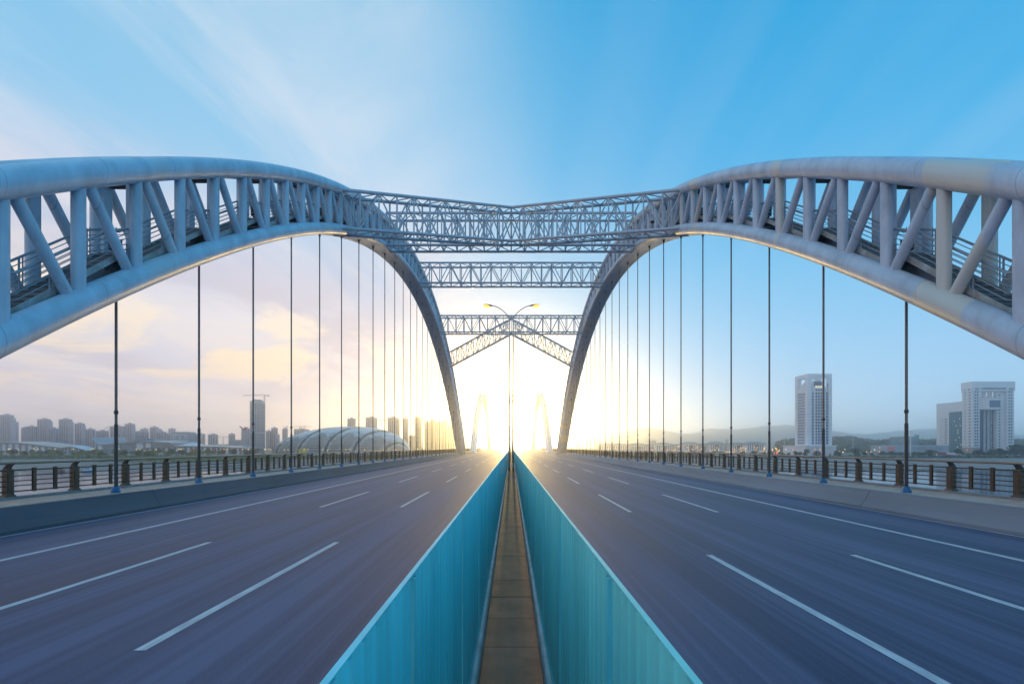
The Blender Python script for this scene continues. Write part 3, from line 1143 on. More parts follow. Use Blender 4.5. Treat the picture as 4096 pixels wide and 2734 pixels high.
# tall concrete frame tower with crane
Z = 900.0
x0, x1 = at(1001, 0, Z).x, at(1036, 0, Z).x
d = 23.0
zt_ = at(0, 1602, Z).z
tt = thing('concrete_tower', 'tall unfinished concrete tower with window grid and rooftop crane', 'building', ((x0 + x1) / 2, Z, GZ))
MB().box(x0, x1, Z, Z + d, GZ - .5, zt_).build('wall', m_conc, tt)
zbd = at(0, 1733, Z).z
ubox('podium_band', x0 - 1.2, x1 + 1.2, Z - 1.2, Z + d + 1.2, zbd - .6, zbd + .6, m_mull, tt)
for i in range(27):
    z = GZ + 4 + i * 3.45
    if abs(z - zbd) < 2.4 or z + 2.3 > zt_:
        continue
    for c in range(4):
        xx = x0 + (x1 - x0) * (c + .5) / 4
        ubox('window', xx - 1.15, xx + 1.15, Z - .12, Z + .2, z, z + 2.0, m_win, tt)
    for c in range(6):
        yy = Z + d * (c + .5) / 6
        ubox('window', x1 - .2, x1 + .12, yy - 1.2, yy + 1.2, z, z + 2.0, m_win, tt)
for c in range(5):
    xx = x0 + (x1 - x0) * c / 4
    ubox('pier', xx - .4, xx + .4, Z - .5, Z, GZ, zt_ + .6, m_conc, tt)
MB().box(x0 + 2, x1 - 2, Z + 4, Z + d - 4, zt_, zt_ + 3).build('roof_house', m_conc, tt)


def crane(px, pytop, Z, pya, pyb, jl, jr, label, h_z):
    """tower crane: lattice mast, jib with tie bars, counter-jib and ballast"""
    p = at(px, pytop, Z)
    zj = at(px, pya, Z).z
    c = thing('tower_crane', label, 'crane', (p.x, Z, h_z), 'tower cranes in the city')
    mb = MB()
    w = .9
    for sx in (-w, w):
        for sy in (-w, w):
            mb.tube((p.x + sx, Z + sy, h_z), (p.x + sx, Z + sy, zj), .22, n=4)
    z = h_z
    k = 0
    while z < zj - 2.5:
        q = w if k % 2 else -w
        mb.tube((p.x - q, Z - w, z), (p.x + q, Z - w, z + 2.5), .15, n=4)
        mb.tube((p.x + w, Z - q, z), (p.x + w, Z + q, z + 2.5), .15, n=4)
        z += 2.5
        k += 1
    mb.build('mast', m_crane, c)
    xl, xr = at(jl, 0, Z).x, at(jr, 0, Z).x
    jb = MB()
    for sy in (-.6, .6):
        jb.tube((xl, Z + sy, zj), (xr, Z + sy, zj), .22, n=4)
    jb.tube((xl + 2, Z, zj + 1.4), (xr, Z, zj + 1.4), .2, n=4)
    nn = max(6, int((xr - xl) / 2.4))
    for i in range(nn):
        a = xl + (xr - xl) * i / nn
        b = xl + (xr - xl) * (i + 1) / nn
        jb.tube((a, Z - .6, zj), ((a + b) / 2, Z, zj + 1.4), .12, n=4).tube(((a + b) / 2, Z, zj + 1.4), (b, Z + .6, zj), .12, n=4)
    jb.build('jib', m_crane, c)
    MB().tube((p.x, Z, zj), (p.x, Z, p.z), .5, .15, n=4).tube((p.x, Z, p.z), (xl + (p.x - xl) * .3, Z, zj + 1.4), .1, n=4).tube(
        (p.x, Z, p.z), (xr - 1, Z, zj + 1.2), .1, n=4).build('apex', m_crane, c)
    far_end, near_end = (xl, xr) if abs(xl - p.x) > abs(xr - p.x) else (xr, xl)
    MB().box(min(near_end, near_end - 2.4 * (1 if near_end > p.x else -1)), max(near_end, near_end - 2.4 * (1 if near_end > p.x else -1)), Z - .9, Z + .9, zj - 1.8, zj + .3).build('ballast', m_conc, c)
    MB().box(p.x + 1, p.x + 2.6, Z - 1.8, Z - .6, zj - 2.2, zj - .2).build('cab', m_mast, c)
    return c


crane(1058, 1576, 912, 1581, 0, 972, 1077, 'tower crane on top of the tall concrete tower', zt_)
crane(893, 1738, 1280, 1747, 0, 893 - 32, 914, 'tower crane among the low blocks left of the tall tower', GZ)
crane(1146, 1700, 1360, 1706, 0, 1128, 1152, 'small tower crane on the dark block left of the stadium', at(0, 1714, 1350).z)
crane(1199, 1698, 1360, 1706, 0, 1170, 1208, 'left tower crane behind the stadium roof', at(0, 1716, 1350).z)
crane(1219, 1699, 1360, 1706, 0, 1206, 1246, 'right tower crane behind the stadium roof', at(0, 1716, 1350).z)
crane(1599, 1671, 1080, 1681, 0, 1512, 1612, 'tall tower crane between the two towers at the stadium end', GZ)

# striped office block
Z = 1000.0
p0, p1 = at(687, 1725, Z), at(752, 1725, Z)
of = thing('striped_office', 'dark glass office block with white stripes and rounded top', 'building', (p0.x, Z, GZ))
MB().box(p0.x, p1.x, Z, Z + 26, GZ - .5, p0.z - 2.5).build('wall', m_hallg, of)
cr_ = MB()
prf = [(0, 0), (.02, 1.4), (.06, 2.3), (.94, 2.3), (.98, 1.4), (1, 0)]
b = len(cr_.v)
cr_.extrude_y([(p0.x + (p1.x - p0.x) * u, p0.z - 2.5 + v) for u, v in prf], Z, Z + 26)
cr_.build('roof', m_halo, of)
for i in range(11):
    z = GZ + 7 + i * 3.9
    if z > p0.z - 5:
        break
    k = (i % 3) * .07
    for u0, u1 in ((.0, .24 + k), (.42 - k * .5, .62), (.80 - k, 1.0)):
        ubox('white_stripe', p0.x + (p1.x - p0.x) * u0, p0.x + (p1.x - p0.x) * u1, Z - .5, Z, z, z + 1.1, m_white, of)
    ubox('floor_edge', p0.x, p1.x, Z - .2, Z, z + 2.2, z + 2.5, m_mull, of)

# dark podium under the small block
Z = 1290.0
pd = thing('dark_podium', 'long dark green podium building left of the tall tower', 'building', (at(945, 0, Z).x, Z, GZ))
MB().box(at(915, 0, Z).x, at(976, 0, Z).x, Z, Z + 30, GZ - .5, at(0, 1758, Z).z).build('wall', m_hallg, pd)
MB().box(at(832, 0, Z).x, at(915, 0, Z).x, Z + 2, Z + 30, GZ - .5, at(0, 1776, Z).z).build('wing', m_net, pd)


def curved_hall(name, label, Z, pxs, roof_pts, base_y, thick, depth, columns, glass=m_hallg, rm=m_halo):
    """hall with a swept roof; roof_pts are picture points along the front edge of the roof"""
    h = thing(name, label, 'building', (at(sum(pxs) / 2, 0, Z).x, Z, GZ))
    pts = []
    for (a, b) in zip(roof_pts, roof_pts[1:]):
        for i in range(8):
            t = i / 8
            q = t * t * (3 - 2 * t) if False else t
            pts.append((a[0] + (b[0] - a[0]) * q, a[1] + (b[1] - a[1]) * q))
    pts.append(roof_pts[-1])
    rf = MB()
    for (px, py) in pts:
        p = at(px, py, Z)
        rf.v += [(p.x, Z - 5, p.z), (p.x, Z + depth, p.z + 2.0), (p.x, Z + depth, p.z + 2.0 - thick), (p.x, Z - 3, p.z - thick)]
    for k in range(len(pts) - 1):
        for i in range(4):
            j = (i + 1) % 4
            rf.f.append((4 * k + i, 4 * k + j, 4 * k + 4 + j, 4 * k + 4 + i))
    e = 4 * (len(pts) - 1)
    rf.f += [(3, 2, 1, 0), (e, e + 1, e + 2, e + 3)]
    rf.build('roof', rm, h)
    wl = MB()
    for k in range(len(pts) - 1):
        a, b = at(*pts[k], Z), at(*pts[k + 1], Z)
        if min(a.x, b.x) < at(pxs[0], 0, Z).x - .1 or max(a.x, b.x) > at(pxs[1], 0, Z).x + .1:
            continue
        wl.v += [(a.x, Z + 3, GZ - .3), (b.x, Z + 3, GZ - .3), (b.x, Z + 3, b.z - thick), (a.x, Z + 3, a.z - thick)]
        wl.f.append(tuple(range(len(wl.v) - 4, len(wl.v))))
    wl.build('glass_wall', glass, h)
    for (px, w) in columns:
        zc_ = None
        for k in range(len(pts) - 1):
            if pts[k][0] <= px <= pts[k + 1][0]:
                t = (px - pts[k][0]) / max(.001, pts[k + 1][0] - pts[k][0])
                zc_ = at(0, pts[k][1] + (pts[k + 1][1] - pts[k][1]) * t, Z).z
        if zc_ is None:
            continue
        x = at(px, 0, Z).x
        ubox('wall_panel', x - w, x + w, Z + 1.5, Z + 2.95, GZ - .3, zc_ - thick - .2, m_white, h)
    return h


curved_hall('exhibition_hall', 'long white exhibition hall with sagging blue roof at far left', 930.0, (-60, 255),
            [(-60, 1771), (0, 1767), (60, 1768), (130, 1774), (200, 1783), (255, 1789)], 1812, 2.6, 60,
            [(x, 3.2) for x in range(-40, 250, 26)], m_hallg)
curved_hall('arched_canopy', 'small white arched canopy beside the exhibition hall', 880.0, (222, 345),
            [(216, 1806), (232, 1797), (250, 1790), (270, 1786), (290, 1785), (310, 1787), (330, 1793), (350, 1802)], 1812, 1.3, 20,
            [(x, .35) for x in range(240, 340, 14)], m_hallg, m_white)
curved_hall('museum_hall', 'large pale museum hall with upturned beak-like roof end', 900.0, (392, 690),
            [(376, 1749), (384, 1758), (392, 1769), (405, 1776), (440, 1775), (500, 1768), (560, 1763), (620, 1764), (690, 1769)], 1812, 3.2, 70,
            [(398, 4), (470, 2), (556, 6), (590, 5)], m_hallg)
curved_hall('convention_hall', 'low convention hall with thin curved roof and red panels', 850.0, (560, 975),
            [(553, 1800), (565, 1794), (600, 1789), (660, 1786), (740, 1783), (820, 1784), (900, 1786), (985, 1791)], 1812, 1.5, 60,
            [(x, 2.2) for x in range(575, 970, 22)], m_hallg)
cv = bpy.data.objects['convention_hall']
for px in (768, 779, 834, 860, 886):
    x = at(px, 0, 850).x
    ubox('red_panel', x - 1.6, x + 1.6, 850.9, 851.4, GZ, at(0, 1791, 850).z, m_red, cv)
mh = bpy.data.objects['museum_hall']
a, b_ = at(500, 1766, 905), at(610, 1759, 905)
MB().frustum(a.x, b_.x, 915, 950, at(0, 1766, 905).z - 1, a.x + 10, b_.x - 12, 922, 945, at(0, 1752, 905).z).build('roof_light', m_teal, mh)
a, b_ = at(706, 0, 870), at(790, 0, 870)
wp = thing('white_pavilion', 'low white pointed pavilion roof behind the convention hall', 'building', ((a.x + b_.x) / 2, 905, GZ))
a, b_ = at(706, 0, 905), at(792, 0, 905)
MB().box(a.x, b_.x, 905, 935, GZ - .3, at(0, 1781, 905).z).build('wall', m_white, wp)
MB().frustum(a.x, b_.x, 905, 935, at(0, 1781, 905).z, a.x + 24, b_.x - 14, 918, 922, at(0, 1769, 905).z).build('roof', m_white, wp)
# ring frame on top of the museum
rg = thing('roof_ring_frame', 'thin steel ring frame looping above the museum roof', 'sculpture', (at(440, 0, 930).x, 930, at(0, 1768, 930).z))
for rr_, oy in ((1.0, 0), (.9, 6)):
    pts = []
    for i in range(33):
        a_ = math.pi * i / 32
        pts.append(at(443 - 45 * rr_ * math.cos(a_), 1770 - 66 * rr_ * math.sin(a_) * (1 if i < 16 else .95), 930) + Vector((0, oy, 0)))
    MB().sweep(pts, .35, 5).build('ring', m_mull, rg)
mb = MB()
for i in range(3, 30, 2):
    a_ = math.pi * i / 32
    p = at(443 - 45 * math.cos(a_), 1770 - 66 * math.sin(a_), 930)
    q = at(443 - 40.5 * math.cos(a_), 1770 - 59.4 * math.sin(a_), 930) + Vector((0, 6, 0))
    mb.tube(p, q, .2, n=4)
mb.build('spoke', m_mull, rg)

# lattice tower with red petals
Z = 840.0
pt = thing('petal_tower', 'slender lattice tower topped by red petals', 'tower', (at(978, 0, Z).x, Z, GZ))
mb = MB()
for px in (972.5, 985):
    for yy in (0, 4):
        mb.tube(at(px, 1812, Z) + Vector((0, yy, 0)), at(px, 1718, Z) + Vector((0, yy, 0)), .45, n=6)
mb.build('leg', m_mull, pt)
mb = MB()
for i in range(11):
    py = 1722 + i * 8
    a, b_ = at(972.5, py, Z), at(985, py, Z)
    mb.box(a.x, b_.x, Z - .3, Z + 4.3, a.z, a.z + .9)
mb.build('platform', m_mast, pt)
for k, (pa, pb, pc) in enumerate((((978, 1720), (958, 1703), (966, 1712)), ((978, 1720), (990, 1706), (992, 1709)), ((978, 1719), (975, 1706), (985, 1706)))):
    a, b_, c = at(*pa, Z), at(*pb, Z), at(*pc, Z)
    mb = MB()
    mb.v += [tuple(a + Vector((-1.5, -1, -.5))), tuple(a + Vector((1.5, -1, -.5))), tuple(b_ + Vector((0, -2 + k * 2, 0))), tuple(c + Vector((0, -1, 0))),
             tuple(a + Vector((0, 3, 0))), tuple(b_ + Vector((.5, 3, 0)))]
    mb.f += [(0, 1, 3, 2), (1, 4, 5, 3), (4, 0, 2, 5), (2, 3, 5), (0, 4, 1)]
    mb.build('petal', m_magenta, pt)

# ------------------------------------------------------------------ stadium
Zs = 690.0
sx0, sx1 = at(1097, 0, Zs + 55).x, at(1636, 0, Zs + 55).x
scx, shl = (sx0 + sx1) / 2, (sx1 - sx0) / 2
sh = at(0, 1704, Zs + 50).z - GZ
st = thing('stadium', 'long silver shell stadium with slanting dark glass bands', 'stadium', (scx, Zs, GZ))
m_shell = mat('stadium_shell', (.46, .54, .58), .38, .25, var=.08, scale=.12, stretch=(1, 1, .3))
m_perf = mat('stadium_opening', (.06, .085, .11), .6)


def sp(u, v, o=0.0):
    """u -1..1 along, v 0 front ground .. 1 crown .. 2 back ground"""
    un = (u - .1) / (1.1 if u < .1 else .9)
    prof_ = max(0.0, 1 - abs(un) ** 2.0) ** .6 if un < 0 else max(0.0, 1 - un ** 2.6) ** .5
    hh = sh * (.05 + .95 * prof_)
    a_ = v * math.pi / 2
    dep = 62 * (max(0.0, 1 - abs(u) ** 2.6) ** .5) + 1
    bulge = 1 + .10 * math.sin(min(v, 1) * math.pi)
    y = -dep * math.cos(a_) * bulge
    z = hh * (max(0.0, math.sin(a_)) ** .62 if v <= 1 else max(0.0, math.sin(a_)) ** .9)
    endc = 1 - .16 * (1 - abs(math.cos(a_))) * 0
    n_ = Vector((u * .5, -math.cos(a_), math.sin(a_))).normalized()
    p = Vector((scx + u * shl * endc, Zs + 62 + y, GZ + z)) + n_ * o
    return p


NU, NV = 130, 44
shell, band = MB(), MB()


def isband(u, v):
    if v > 1.25:
        return False
    w = (u - .40 * v * (1 if True else 1) + 2.0) % .385
    return w < .05 + .015 * v


gridv = {}
for tgt, want, off in ((shell, False, 0.0), (band, True, -1.4)):
    idx = {}
    for i in range(NU):
        for j in range(NV):
            u, v = -1 + 2 * (i + .5) / NU, 1.9 * (j + .5) / NV
            if isband(u, v) != want:
                continue
            q = []
            for a_, b__ in ((i, j), (i + 1, j), (i + 1, j + 1), (i, j + 1)):
                if (a_, b__) not in idx:
                    idx[(a_, b__)] = len(tgt.v)
                    tgt.v.append(tuple(sp(-1 + 2 * a_ / NU, 1.9 * b__ / NV, off)))
                q.append(idx[(a_, b__)])
            tgt.f.append(tuple(q))
shell.build('roof_shell', m_shell, st, True)
band.build('glass_band', m_teal, st, True)
pf = MB()
for i in range(120):
    for j in range(13):
        u = -1 + 2 * (i + .5 + (j % 2) * .5) / 120
        lim = 7 + 4.5 * abs(math.sin(i * .27))
        if j > lim or abs(u) > .97:
            continue
        v = .03 + j * .036
        if isband(u, v) or isband(u + .02, v) or isband(u - .02, v):
            continue
        du, dv = .0062, .016
        sl = .40 * dv
        ps = [sp(u - du, v - dv * .4, .25), sp(u + du * .2, v - dv, .25), sp(u + du + sl, v + dv * .4, .25), sp(u - du * .2 + sl, v + dv, .25)]
        pf.quad(*ps)
tag(pf.build('shell_opening', m_perf, st), kind='stuff')
tr_ = MB()
for i in range(8):
    u = -.93 + i * .26
    for k in range(5):
        v0, v1 = .03 + k * .10, .13 + k * .10
        a_, b__ = sp(u + .40 * v0 + .01, v0, .5), sp(u + .40 * v1 + .05, v1, .5)
        c_ = sp(u + .40 * v0 + .05, v0, .5)
        tr_.tube(a_, b__, .25, n=4).tube(c_, sp(u + .40 * v1 + .01, v1, .5), .25, n=4)
tag(tr_.build('band_bracing', m_mast, st), kind='stuff')
# painted pavilion sails in front
for k, (px, py, w, m_, nm) in enumerate(((1202, 1792, 7, mat('amber_sail', (.62, .42, .06), .5), 'amber'), (1221, 1790, 8, mat('yellow_sail', (.70, .60, .08), .5), 'yellow'),
                                         (1240, 1797, 9, mat('blue_sail', (.03, .22, .55), .5), 'blue'))):
    a, b_, c = at(px - w, 1816, 640), at(px + w, 1816, 640), at(px - 2, py, 640)
    mb = MB()
    mb.v += [tuple(a), tuple(b_), tuple(c), tuple(a + Vector((1, 8, 0))), tuple(b_ + Vector((-1, 8, 0))), tuple(c + Vector((2, 4, -2))),
             tuple((b_ + c) / 2 + Vector((2.2, -1, 1.5))), tuple((a + c) / 2 + Vector((-2, -1, 1.5)))]
    mb.f += [(0, 1, 6, 2, 7), (3, 5, 4), (1, 4, 5, 2, 6), (0, 7, 2, 5, 3), (0, 3, 4, 1)]
    o = mb.build('sail_pavilion', m_)
    tag(o, '%s pointed sail-shaped pavilion in front of the stadium' % nm, 'pavilion')

# ------------------------------------------------------------------ right bank: white framed tower
Z = 690.0
x0, x1 = at(3230.6, 0, Z).x, at(3328, 0, Z).x
d = 31.0
zt_ = at(0, 1494, Z).z
ta = thing('framed_office_tower', 'white stone office tower with an open frame around its top', 'building', ((x0 + x1) / 2, Z, GZ))
zf = at(0, 1545, Z).z          # sill of the open crown
cw = 6.2
for (a, b_, c, e) in ((x0, x0 + cw, Z, Z + cw), (x1 - cw * .8, x1, Z, Z + cw), (x0, x0 + cw, Z + d - cw, Z + d), (x1 - cw * .8, x1, Z + d - cw, Z + d)):
    ubox('corner_pier', a, b_, c, e, GZ, zt_ - 5, m_white, ta)
fr = MB().box(x0, x1, Z, Z + 4, zt_ - 5, zt_).box(x0, x1, Z + d - 4, Z + d, zt_ - 5, zt_)
fr.box(x0, x0 + 4, Z + 4, Z + d - 4, zt_ - 5, zt_).box(x1 - 4, x1, Z + 4, Z + d - 4, zt_ - 5, zt_)
fr.build('crown_frame', m_white, ta)
MB().box(x0 + 1.0, x1 - 1.0, Z + 1.0, Z + d - 1.0, GZ - .3, zf).build('wall', m_white2, ta)
MB().box(x0 + 10, x1 - 10, Z + 5, Z + d - 5, zf, zf + 9).box(x0 + 8, x0 + 11.5, Z + 4, Z + d - 4, zf, zf + 6).build('roof_house', m_white2, ta)
ubox('roof_glass', x0 + 12, x1 - 12, Z + 4.6, Z + 5, zf - 3, zf + 8, m_blueglass, ta)
xa, xb = x0 + cw, x1 - cw * .8
zlo, zhi = at(0, 1776, Z).z, at(0, 1566, Z).z
nf = 18
fh = (zhi - zlo) / nf
for i in range(nf):
    z = zlo + i * fh
    cols = [xa + 1.7] + [xa + (xb - xa) * (.285 + .145 * k) for k in range(4)] + [xb - 1.7]
    for k, xx in enumerate(cols):
        hw = 1.55 if k in (0, 5) else 1.75
        m_ = m_blueglass
        ubox('window', xx - hw, xx + hw, Z + .75, Z + 1.2, z + .5, z + fh - .7, m_, ta)
    for k in range(7):
        yy = Z + cw + (d - 2 * cw) * (k + .5) / 7
        ubox('window', x0 + .75, x0 + 1.2, yy - .6, yy + .6, z + .5, z + fh - .7, m_blueglass, ta)
for k in range(4):
    xx = xa + (xb - xa) * (.285 + .145 * k)
    ubox('window', xx - 1.6, xx + 1.6, Z + .75, Z + 1.2, zhi + 1.4, zhi + 4.4, m_blueglass, ta)
    ubox('lit_window', xx - 1.1, xx + 1.1, Z + .75, Z + 1.2, zhi + 6.2, zhi + 9.2, m_lit, ta)
for k in range(3):
    ubox('corner_slot', xa + .6 + k * 0, xa + 1.3, Z + .75, Z + 1.2, zhi + 1 + k * 4, zhi + 4 + k * 4, m_win, ta)
    ubox('corner_slot', xb - 1.3, xb - .6, Z + .75, Z + 1.2, zhi + 1 + k * 4, zhi + 4 + k * 4, m_win, ta)
for k in range(5):
    ubox('pier', xa + (xb - xa) * (.212 + .145 * k) - .35, xa + (xb - xa) * (.212 + .145 * k) + .35, Z + .3, Z + 1.0, GZ, zf, m_white, ta)
# podium
pa, pb = at(3125, 0, Z).x, at(3345, 0, Z - 12).x
zp = at(0, 1780, Z).z
MB().box(at(3140, 0, Z + 40).x, pb, Z - 12, Z + 45, GZ - .3, zp - 1.2).build('podium', m_white2, ta)
MB().box(at(3140, 0, Z + 40).x - .8, pb + .8, Z - 12.8, Z + 45.8, zp - 1.2, zp).build('podium_cornice', m_white, ta)
for k in range(22):
    xx = at(3140, 0, Z + 40).x + 2 + k * (pb - at(3140, 0, Z + 40).x - 4) / 21
    ubox('podium_column', xx - .45, xx + .45, Z - 12.7, Z - 12, GZ, zp - 1.2, m_white, ta)
    if k < 21:
        for q in (0, 1):
            ubox('podium_window', xx + .9, xx + (pb - at(3140, 0, Z + 40).x - 4) / 21 - .9, Z - 12.12, Z - 11.8, GZ + 1.5 + q * 6.2, GZ + 6.4 + q * 6.2, m_win, ta)

# ------------------------------------------------------------------ right bank: twin stone and glass tower
Z = 740.0
x0, x1 = at(3890, 0, Z).x, at(4056, 0, Z).x
d = 17.0
zt_ = at(0, 1525, Z).z
tb = thing('portal_office_tower', 'broad stone office tower with deep glazed portal and projecting box', 'building', ((x0 + x1) / 2, Z, GZ))
pl, pr_ = at(3919, 0, Z).x, at(4027, 0, Z).x
zo = at(0, 1563, Z).z
MB().box(x0, pl, Z, Z + d, GZ - .3, zo).build('wall', m_white2, tb)
MB().box(pr_, x1, Z, Z + d, GZ - .3, zo).build('wall', m_white2, tb)
MB().box(x0 - 1, x1 + 1, Z - 1, Z + d + 1, zo, zt_).build('lintel_block', m_white2, tb)
ubox('lintel_slot', pl + 1.5, pr_ - 2, Z - 1.1, Z - .7, at(0, 1556, Z).z, at(0, 1551, Z).z, m_win, tb)
zgt = at(0, 1600, Z).z
MB().box(pl, pr_, Z + 9, Z + d, GZ - .3, zgt).build('portal_glass', m_blueglass, tb)
MB().box(pr_ - 12, pr_ - .05, Z + 4, Z + 9, GZ, zo).build('portal_return', m_white2, tb)
for px in (3957, 3973, 3982):
    x = at(px, 0, Z).x
    ubox('portal_pier', x - .45, x + .45, Z + 6.5, Z + 9, GZ, zgt, m_mull if px == 3982 else m_white, tb)
for px in (3942, 3965, 3990):
    x = at(px, 0, Z).x
    ubox('crown_pier', x - 2.2, x + 2.2, Z + 10, Z + 14, zgt, zo, m_white2, tb)
ubox('crown_beam', pl, pr_, Z + 10.5, Z + 12, zgt + 5, zgt + 6.5, m_mull, tb)
for i in range(28):
    z = GZ + 3 + i * 3.6
    if z < zgt:
        ubox('transom', pl, pr_ - 12, Z + 8.85, Z + 9, z, z + .35, m_mull, tb)
    if i % 3 == 1 and i < 24:
        ubox('lit_pane', at(3982, 0, Z).x + 1, at(3982, 0, Z).x + 3, Z + 8.7, Z + 8.84, z + .8, z + 3.2, m_litw, tb)
ba, bb = at(3958, 0, Z - 8).x, at(4012, 0, Z - 8).x
zb0, zb1 = at(0, 1635, Z - 8).z, at(0, 1591, Z - 8).z
MB().frustum(ba, bb, Z - 6, Z + 9, zb0, ba, bb, Z - 6, Z + 9, zb1).build('projecting_box', m_white2, tb)
bx = MB()
bx.v += [(ba - 11, Z + 9, zb0), (ba, Z - 6, zb0), (ba, Z - 6, zb1), (ba - 11, Z + 9, zb1), (ba, Z + 9, zb0), (ba, Z + 9, zb1)]
bx.f += [(0, 1, 2, 3), (3, 2, 5), (0, 4, 1)]
bx.build('box_flank', m_white2, tb)
ubox('box_window', ba + 2.2, bb - 2.2, Z - 6.25, Z - 5.9, zb0 + 3, zb1 - 3.4, m_blueglass, tb)
for i in range(1, 7):
    xx = ba + 2.2 + (bb - ba - 4.4) * i / 7
    ubox('mullion', xx - .12, xx + .12, Z - 6.4, Z - 6.25, zb0 + 3, zb1 - 3.4, m_mull, tb)
for i in range(1, 4):
    zz_ = zb0 + 3 + (zb1 - zb0 - 6.4) * i / 4
    ubox('mullion', ba + 2.2, bb - 2.2, Z - 6.42, Z - 6.26, zz_ - .12, zz_ + .12, m_mull, tb)
for i in range(22):
    z = GZ + 4.2 + i * 4.72
    if z + 2 > zt_ - 9:
        break
    yo = Z - 1.12 if z > zo - 2.2 else Z - .12
    for px in (3901, 3910, 4037, 4046):
        x = at(px, 0, Z).x
        ubox('window', x - 1.25, x + 1.25, yo, yo + .3, z, z + 2.4, m_win, tb)
    for (yy, w) in ((Z + 4.5, 1.5), (Z + 11.2, .35), (Z + 12.6, .35)):
        xo = x0 - 1.12 if z > zo - 2.2 else x0 - .12
        ubox('window', xo, xo + .3, yy - w, yy + w, z, z + 1.8, m_win, tb)
    if GZ + 4 < z < zo - 4:
        ubox('window', pr_ - 9, pr_ - 6, Z + 3.86, Z + 4.2, z, z + 2.0, m_win, tb)
ubox('base_course', x0 - .3, pl + .01, Z - .3, Z + d, GZ, GZ + 12, mat('pink_granite', (.36, .30, .32), .6, var=.15, scale=.4, stretch=(.1, .1, 3)), tb)
ubox('entrance_canopy', at(3942, 0, Z - 8).x, at(3988, 0, Z - 8).x, Z - 10, Z + 6, at(0, 1805, Z).z - .5, at(0, 1805, Z).z + .3, m_mull, tb)
for px in (3956, 3974):
    x = at(px, 0, Z - 8).x
    ubox('canopy_post', x - .25, x + .25, Z - 9, Z - 8.5, GZ, at(0, 1805, Z).z - .5, m_mast, tb)
# wing running back
zw = at(0, 1604, 756).z
MB().box(x0 + .2, x1 - 20, Z + d, Z + 63, GZ - .3, zw).build('wing', m_white2, tb)
ubox('wing_glass', x0 - .15, x0 + .6, Z + d + .5, Z + 39.5, GZ + 3, at(0, 1644, 757).z, m_teal, tb)
for i in range(1, 18):
    z = GZ + 3 + i * 3.85
    if z < at(0, 1644, 757).z:
        ubox('transom', x0 - .3, x0 - .15, Z + d + .5, Z + 39.5, z, z + .3, m_mull, tb)
for i in range(1, 7):
    y = Z + d + .5 + 22 * i / 7
    ubox('mullion', x0 - .32, x0 - .16, y - .12, y + .12, GZ + 3, at(0, 1644, 757).z, m_mull, tb)
for i in range(12):
    z = GZ + 9 + i * 4.45
    for (yy, w) in ((Z + 45.5, 2.2), (Z + 51.5, .5), (Z + 55.5, .5)):
        ubox('window', x0 + .05, x0 + .4, yy - w, yy + w, z, z + 1.6, m_win, tb)
for (yy, i) in ((Z + 27, 11), (Z + 24, 9), (Z + 24, 8), (Z + 20, 11), (Z + 28, 5), (Z + 22, 6), (Z + 19, 3), (Z + 25, 2), (Z + 30, 13), (Z + 21, 14)):
    ubox('lit_pane', x0 - .36, x0 - .14, yy - .5, yy + .5, GZ + 4 + i * 3.85, GZ + 5.6 + i * 3.85, m_litw, tb)

# low gallery in front, with screen
Z = 705.0
x0, x1 = at(3544, 0, Z).x, at(3797, 0, Z).x
gl_ = thing('low_gallery', 'long low grey gallery building with two dark window slots', 'building', ((x0 + x1) / 2, Z, GZ))
zt_ = at(0, 1779, Z).z
zu = at(0, 1808, Z).z
MB().box(x0, x1, Z, Z + 30, zu, zt_).build('upper_storey', m_conc, gl_)
MB().box(x0 + 12, x1 - 2, Z + 3, Z + 28, GZ - .3, zu).build('ground_storey', m_win, gl_)
for q in (1788.5, 1795.5):
    ubox('window_slot', at(3645, 0, Z).x, at(3768, 0, Z).x, Z - .12, Z + .2, at(0, q + 1.6, Z).z, at(0, q, Z).z, m_win, gl_)
for px in (3629, 3638):
    for q in (1788.5, 1795.5):
        x = at(px, 0, Z).x
        ubox('window', x - .8, x + .8, Z - .12, Z + .2, at(0, q + 1.6, Z).z, at(0, q, Z).z, m_win, gl_)
m_scr = mat('video_wall', (.02, .02, .03), .3, emit=(.9, .12, .08), es=.5)
t_ = m_scr.node_tree
tx = t_.nodes.new('ShaderNodeNewGeometry')
nz_ = t_.nodes.new('ShaderNodeTexNoise')
nz_.inputs['Scale'].default_value = .8
nz_.inputs['Detail'].default_value = 3
t_.links.new(tx.outputs['Position'], nz_.inputs['Vector'])
rp = t_.nodes.new('ShaderNodeValToRGB')
rp.color_ramp.elements[0].position = .52
rp.color_ramp.elements[0].color = (.02, .03, .08, 1)
rp.color_ramp.elements[1].position = .66
rp.color_ramp.elements[1].color = (1, .25, .15, 1)
t_.links.new(nz_.outputs[0], rp.inputs[0])
t_.links.new(rp.outputs[0], t_.nodes['Principled BSDF'].inputs['Emission Color'])
t_.nodes['Principled BSDF'].inputs['Emission Strength'].default_value = .9
ubox('video_screen', at(3549, 0, Z).x, at(3579, 0, Z).x, Z - .2, Z + .1, at(0, 1803, Z).z, at(0, 1784, Z).z, m_scr, gl_)
Z = 900.0
dc = thing('dark_theatre_block', 'plain dark blue block behind the low gallery', 'building', (at(3650, 0, Z).x, Z, GZ))
MB().box(at(3626, 0, Z).x, at(3674, 0, Z).x, Z, Z + 40, GZ - .3, at(0, 1745, Z).z).build('wall', m_hallg, dc)
MB().box(at(3671, 0, Z).x, at(3676, 0, Z).x, Z, Z + 8, GZ, at(0, 1737, Z).z).build('stair_tower', m_hallg, dc)
Z = 1300.0
lw = thing('long_white_factory', 'long low white building on the wooded rise, right', 'building', (at(3720, 0, Z).x, Z, GZ))
